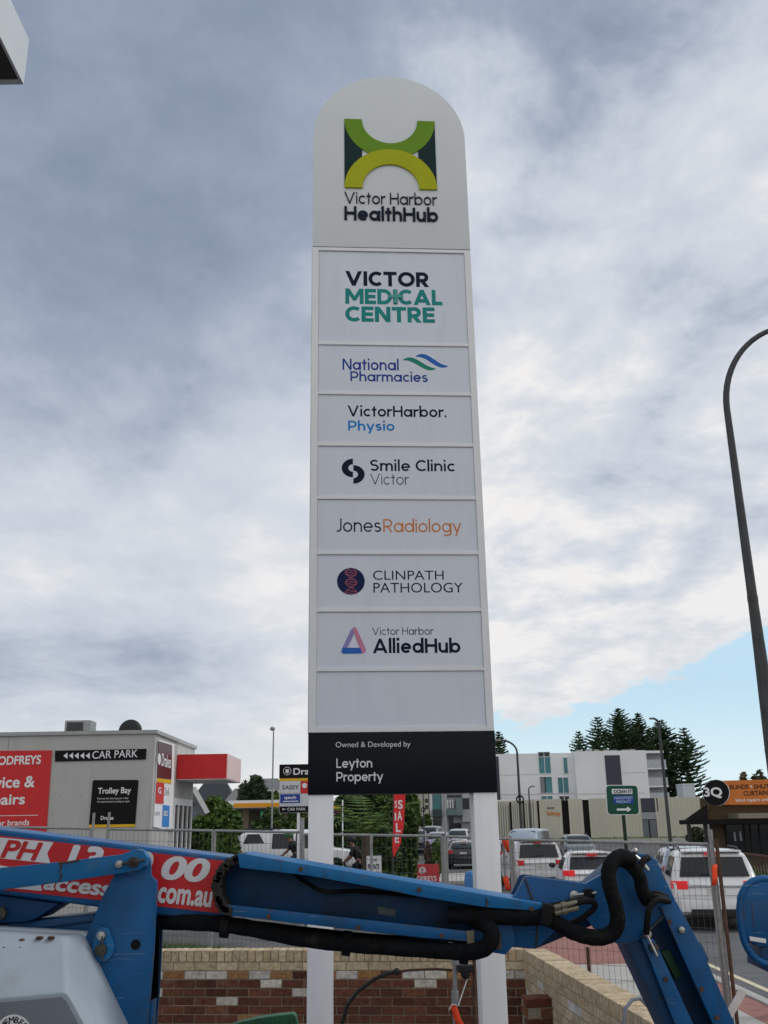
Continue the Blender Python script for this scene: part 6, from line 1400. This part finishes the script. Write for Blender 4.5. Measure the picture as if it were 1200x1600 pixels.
cp = carat(716, 80); car('parked_car', 'silver far car above the dark sedan roof', 'car', cp, radians(170), car_silver, 4.4, 1.78, 1.5, 'hatch', False, GQ)
cp = carat(790, 52); car('parked_car', 'white car edge just right of the right sign post', 'car', cp, radians(5), car_white, 4.4, 1.78, 1.55, 'hatch', False, GQ)
# ute in the car park, side on
q0 = at(372, 1300, 42); q1 = at(560, 1300, 42)
ut = car('parked_ute', 'white dual cab ute with canopy parked side on behind fence', 'ute', ((q0.x+q1.x)/2, 42, .40), radians(-90), car_white, (q1.x-q0.x), 1.86, 1.86, 'ute', False)
b = MB()
for k in range(5): b.slab((-.5, -2.1+k*.32, 1.84), (.5, -2.0+k*.32, 1.93))
b.tube([(-.55, -2.2, 1.9), (-.55, -.6, 1.9)], .03, 6); b.tube([(.55, -2.2, 1.9), (.55, -.6, 1.9)], .03, 6); b.build('roof_rack', black_plastic, ut, local=True)
cp = carat(350, 52); car('parked_ute', 'silver ute parked behind the round bush', 'ute', (cp[0], 52, .36), radians(-90), car_silver, 5.0, 1.8, 1.72, 'ute', False)
cp = carat(300, 56); car('parked_car', 'white car front showing beside the shop doors', 'car', (cp[0], 56, .36), radians(150), car_white, 4.4, 1.78, 1.5, 'hatch', False)

# ---------------------------------------------------------------- cyclists
def skinned(name, chains, m_, parent, level=1):
    """chains: list of lists of (x,y,z,r); chains after the first start at an existing point index (chain, idx)"""
    me = bpy.data.meshes.new(name); V = []; E_ = []; Rr = []; idx = {}
    for ci, (start, pts) in enumerate(chains):
        prev = idx[start] if start is not None else None
        for k, (x, y, z, r) in enumerate(pts):
            V.append((x, y, z)); Rr.append(r); i = len(V)-1; idx[(ci, k)] = i
            if prev is not None: E_.append((prev, i))
            prev = i
    me.from_pydata(V, E_, []); me.materials.append(m_)
    o = bpy.data.objects.new(name, me); COL.objects.link(o); o.parent = parent
    md = o.modifiers.new('skin', 'SKIN'); md.use_smooth_shade = True
    for i, r in enumerate(Rr): me.skin_vertices[0].data[i].radius = (r, r)
    me.skin_vertices[0].data[0].use_root = True
    s_ = o.modifiers.new('sub', 'SUBSURF'); s_.levels = level; s_.render_levels = level
    return o
def cyclist(label, loc, rz, helmet, shirt, shorts, bike_label):
    bk = thing('bicycle', bike_label, 'bicycle', loc, rz)
    for y in (-.5, .52):
        b = MB(); n_ = 28
        for i in range(n_):
            a0, a1 = 2*pi*i/n_, 2*pi*(i+1)/n_; b.tube([(0, y+.33*cos(a0), .35+.33*sin(a0)), (0, y+.33*cos(a1), .35+.33*sin(a1))], .018, 6, cap=False)
        wh = b.build('wheel', rubber, bk, local=True, smooth=True)
        b = MB()
        for i in range(9): a0 = 2*pi*i/9; b.tube([(0, y, .35), (0, y+.32*cos(a0), .35+.32*sin(a0))], .003, 4)
        b.build('spokes', steel, wh, local=True)
    b = MB()
    for p, q in (((0, -.5, .35), (0, -.05, .32)), ((0, -.5, .35), (0, -.18, .86)), ((0, -.05, .32), (0, -.2, .92)), ((0, -.05, .32), (0, .38, .82)), ((0, -.17, .82), (0, .36, .9)), ((0, .36, .95), (0, .52, .35))): b.tube([p, q], .018, 8)
    b.build('frame', car_black, bk, local=True, smooth=True)
    b = MB(); b.tube([(-.24, .42, 1.0), (0, .36, 1.0), (.24, .42, 1.0)], .014, 8); b.tube([(0, .36, .92), (0, .36, 1.0)], .016, 8); b.build('handlebar', black_plastic, bk, local=True, smooth=True)
    b = MB(); b.ell((0, -.22, .95), (.07, .14, .035)); b.build('saddle', rubber, bk, local=True, smooth=True)
    b = MB(); b.tube([(-.12, -.05, .18), (-.06, -.05, .18), (-.06, -.05, .32), (.06, -.05, .32), (.06, -.05, .46), (.12, -.05, .46)], .012, 6); b.build('crank', steel, bk, local=True)
    pr = thing('person', label, 'person', loc, rz)
    ch = [(None, [(0, -.2, 1.02, .13), (0, -.10, 1.20, .135), (0, .02, 1.38, .15), (0, .07, 1.46, .10), (0, .10, 1.52, .055), (0, .14, 1.60, .085), (0, .16, 1.68, .10), (0, .15, 1.76, .075)])]
    for sg in (-1, 1):
        ia = len(ch); ch.append(((0, 2), [(sg*.17, .05, 1.38, .06), (sg*.21, .18, 1.20, .045), (sg*.22, .34, 1.05, .033), (sg*.22, .40, 1.03, .026)]))
        for f_ in range(4): ch.append(((ia, 3), [(sg*(.20+.014*f_), .44, 1.035, .0095), (sg*(.20+.014*f_), .465-.004*abs(f_-1.5), 1.01, .0085), (sg*(.20+.014*f_), .45, .99, .008)]))
        ch.append(((ia, 2), [(sg*.195, .385, 1.02, .010), (sg*.185, .41, .995, .009)]))
        kz = .62 if sg > 0 else .72; fz = .46 if sg > 0 else .20
        ch.append(((0, 0), [(sg*.09, -.12, .97, .10), (sg*.10, .18, kz+.1, .068), (sg*.10, .02, (kz+fz)/2, .052), (sg*.10, -.10, fz+.08, .036), (sg*.10, .06, fz+.02, .03)]))
    skinned('body', ch, skin_m, pr)
    skinned('shirt', [(None, [(0, -.22, 1.02, .17), (0, -.10, 1.20, .18), (0, .02, 1.38, .20), (0, .07, 1.46, .15), (0, .09, 1.51, .10)]), ((0, 2), [(.17, .05, 1.38, .09), (.21, .16, 1.23, .07)]), ((0, 2), [(-.17, .05, 1.38, .09), (-.21, .16, 1.23, .07)])], shirt, pr)
    skinned('shorts', [(None, [(0, -.2, 1.02, .17), (0, -.19, .97, .16)]), ((0, 0), [(.09, -.12, .97, .13), (.10, .12, .79, .095)]), ((0, 0), [(-.09, -.12, .97, .13), (-.10, .12, .86, .095)])], shorts, pr)
    b = MB(); b.ell((0, .15, 1.725), (.125, .16, .115), 16, 10); b.build('helmet', helmet, pr, local=True, smooth=True)
    b = MB()
    for sg in (-1, 1): b.ell((sg*.035, .255, 1.69), (.012, .008, .009)); b.ell((sg*.095, .155, 1.665), (.012, .022, .03))
    b.ell((0, .265, 1.655), (.014, .022, .022)); b.build('face_features', skin_m, pr, local=True, smooth=True)
    return pr
q = at(458, 1320, 37); cyclist('person in dark shirt and green helmet cycling past white ute', (q.x, 37, .36), radians(90), helmet_m, black_cloth, navy_cloth, 'bicycle ridden past the white ute by the helmeted rider')
q = at(556, 1320, 33); cyclist('person in black clothes cycling beside the garden bushes', (q.x, 33, .22), radians(80), black_plastic, black_cloth, black_cloth, 'bicycle ridden beside the garden bushes')
# blue bin peeking beside the right post
t_ = thing('blue_barrel', 'small blue barrel peeking out left of the right post', 'barrel', (at(738, 1380, 14).x, 14, 0))
q = at(738, 1361, 14); b = MB(); b.tube([(q.x, 14, 0), (q.x, 14, .15), (q.x, 14, q.z-.12), (q.x, 14, q.z-.02), (q.x, 14, q.z)], [.10, .115, .115, .10, .05], 18); b.build('drum', mat('barrel_blue', (.05, .20, .48), .5), t_, smooth=True, angle=60)
b = MB(); b.cyl((q.x, 14, q.z-.3), (q.x, 14, q.z-.28), .12, 18); b.build('hoop', black_plastic, t_)
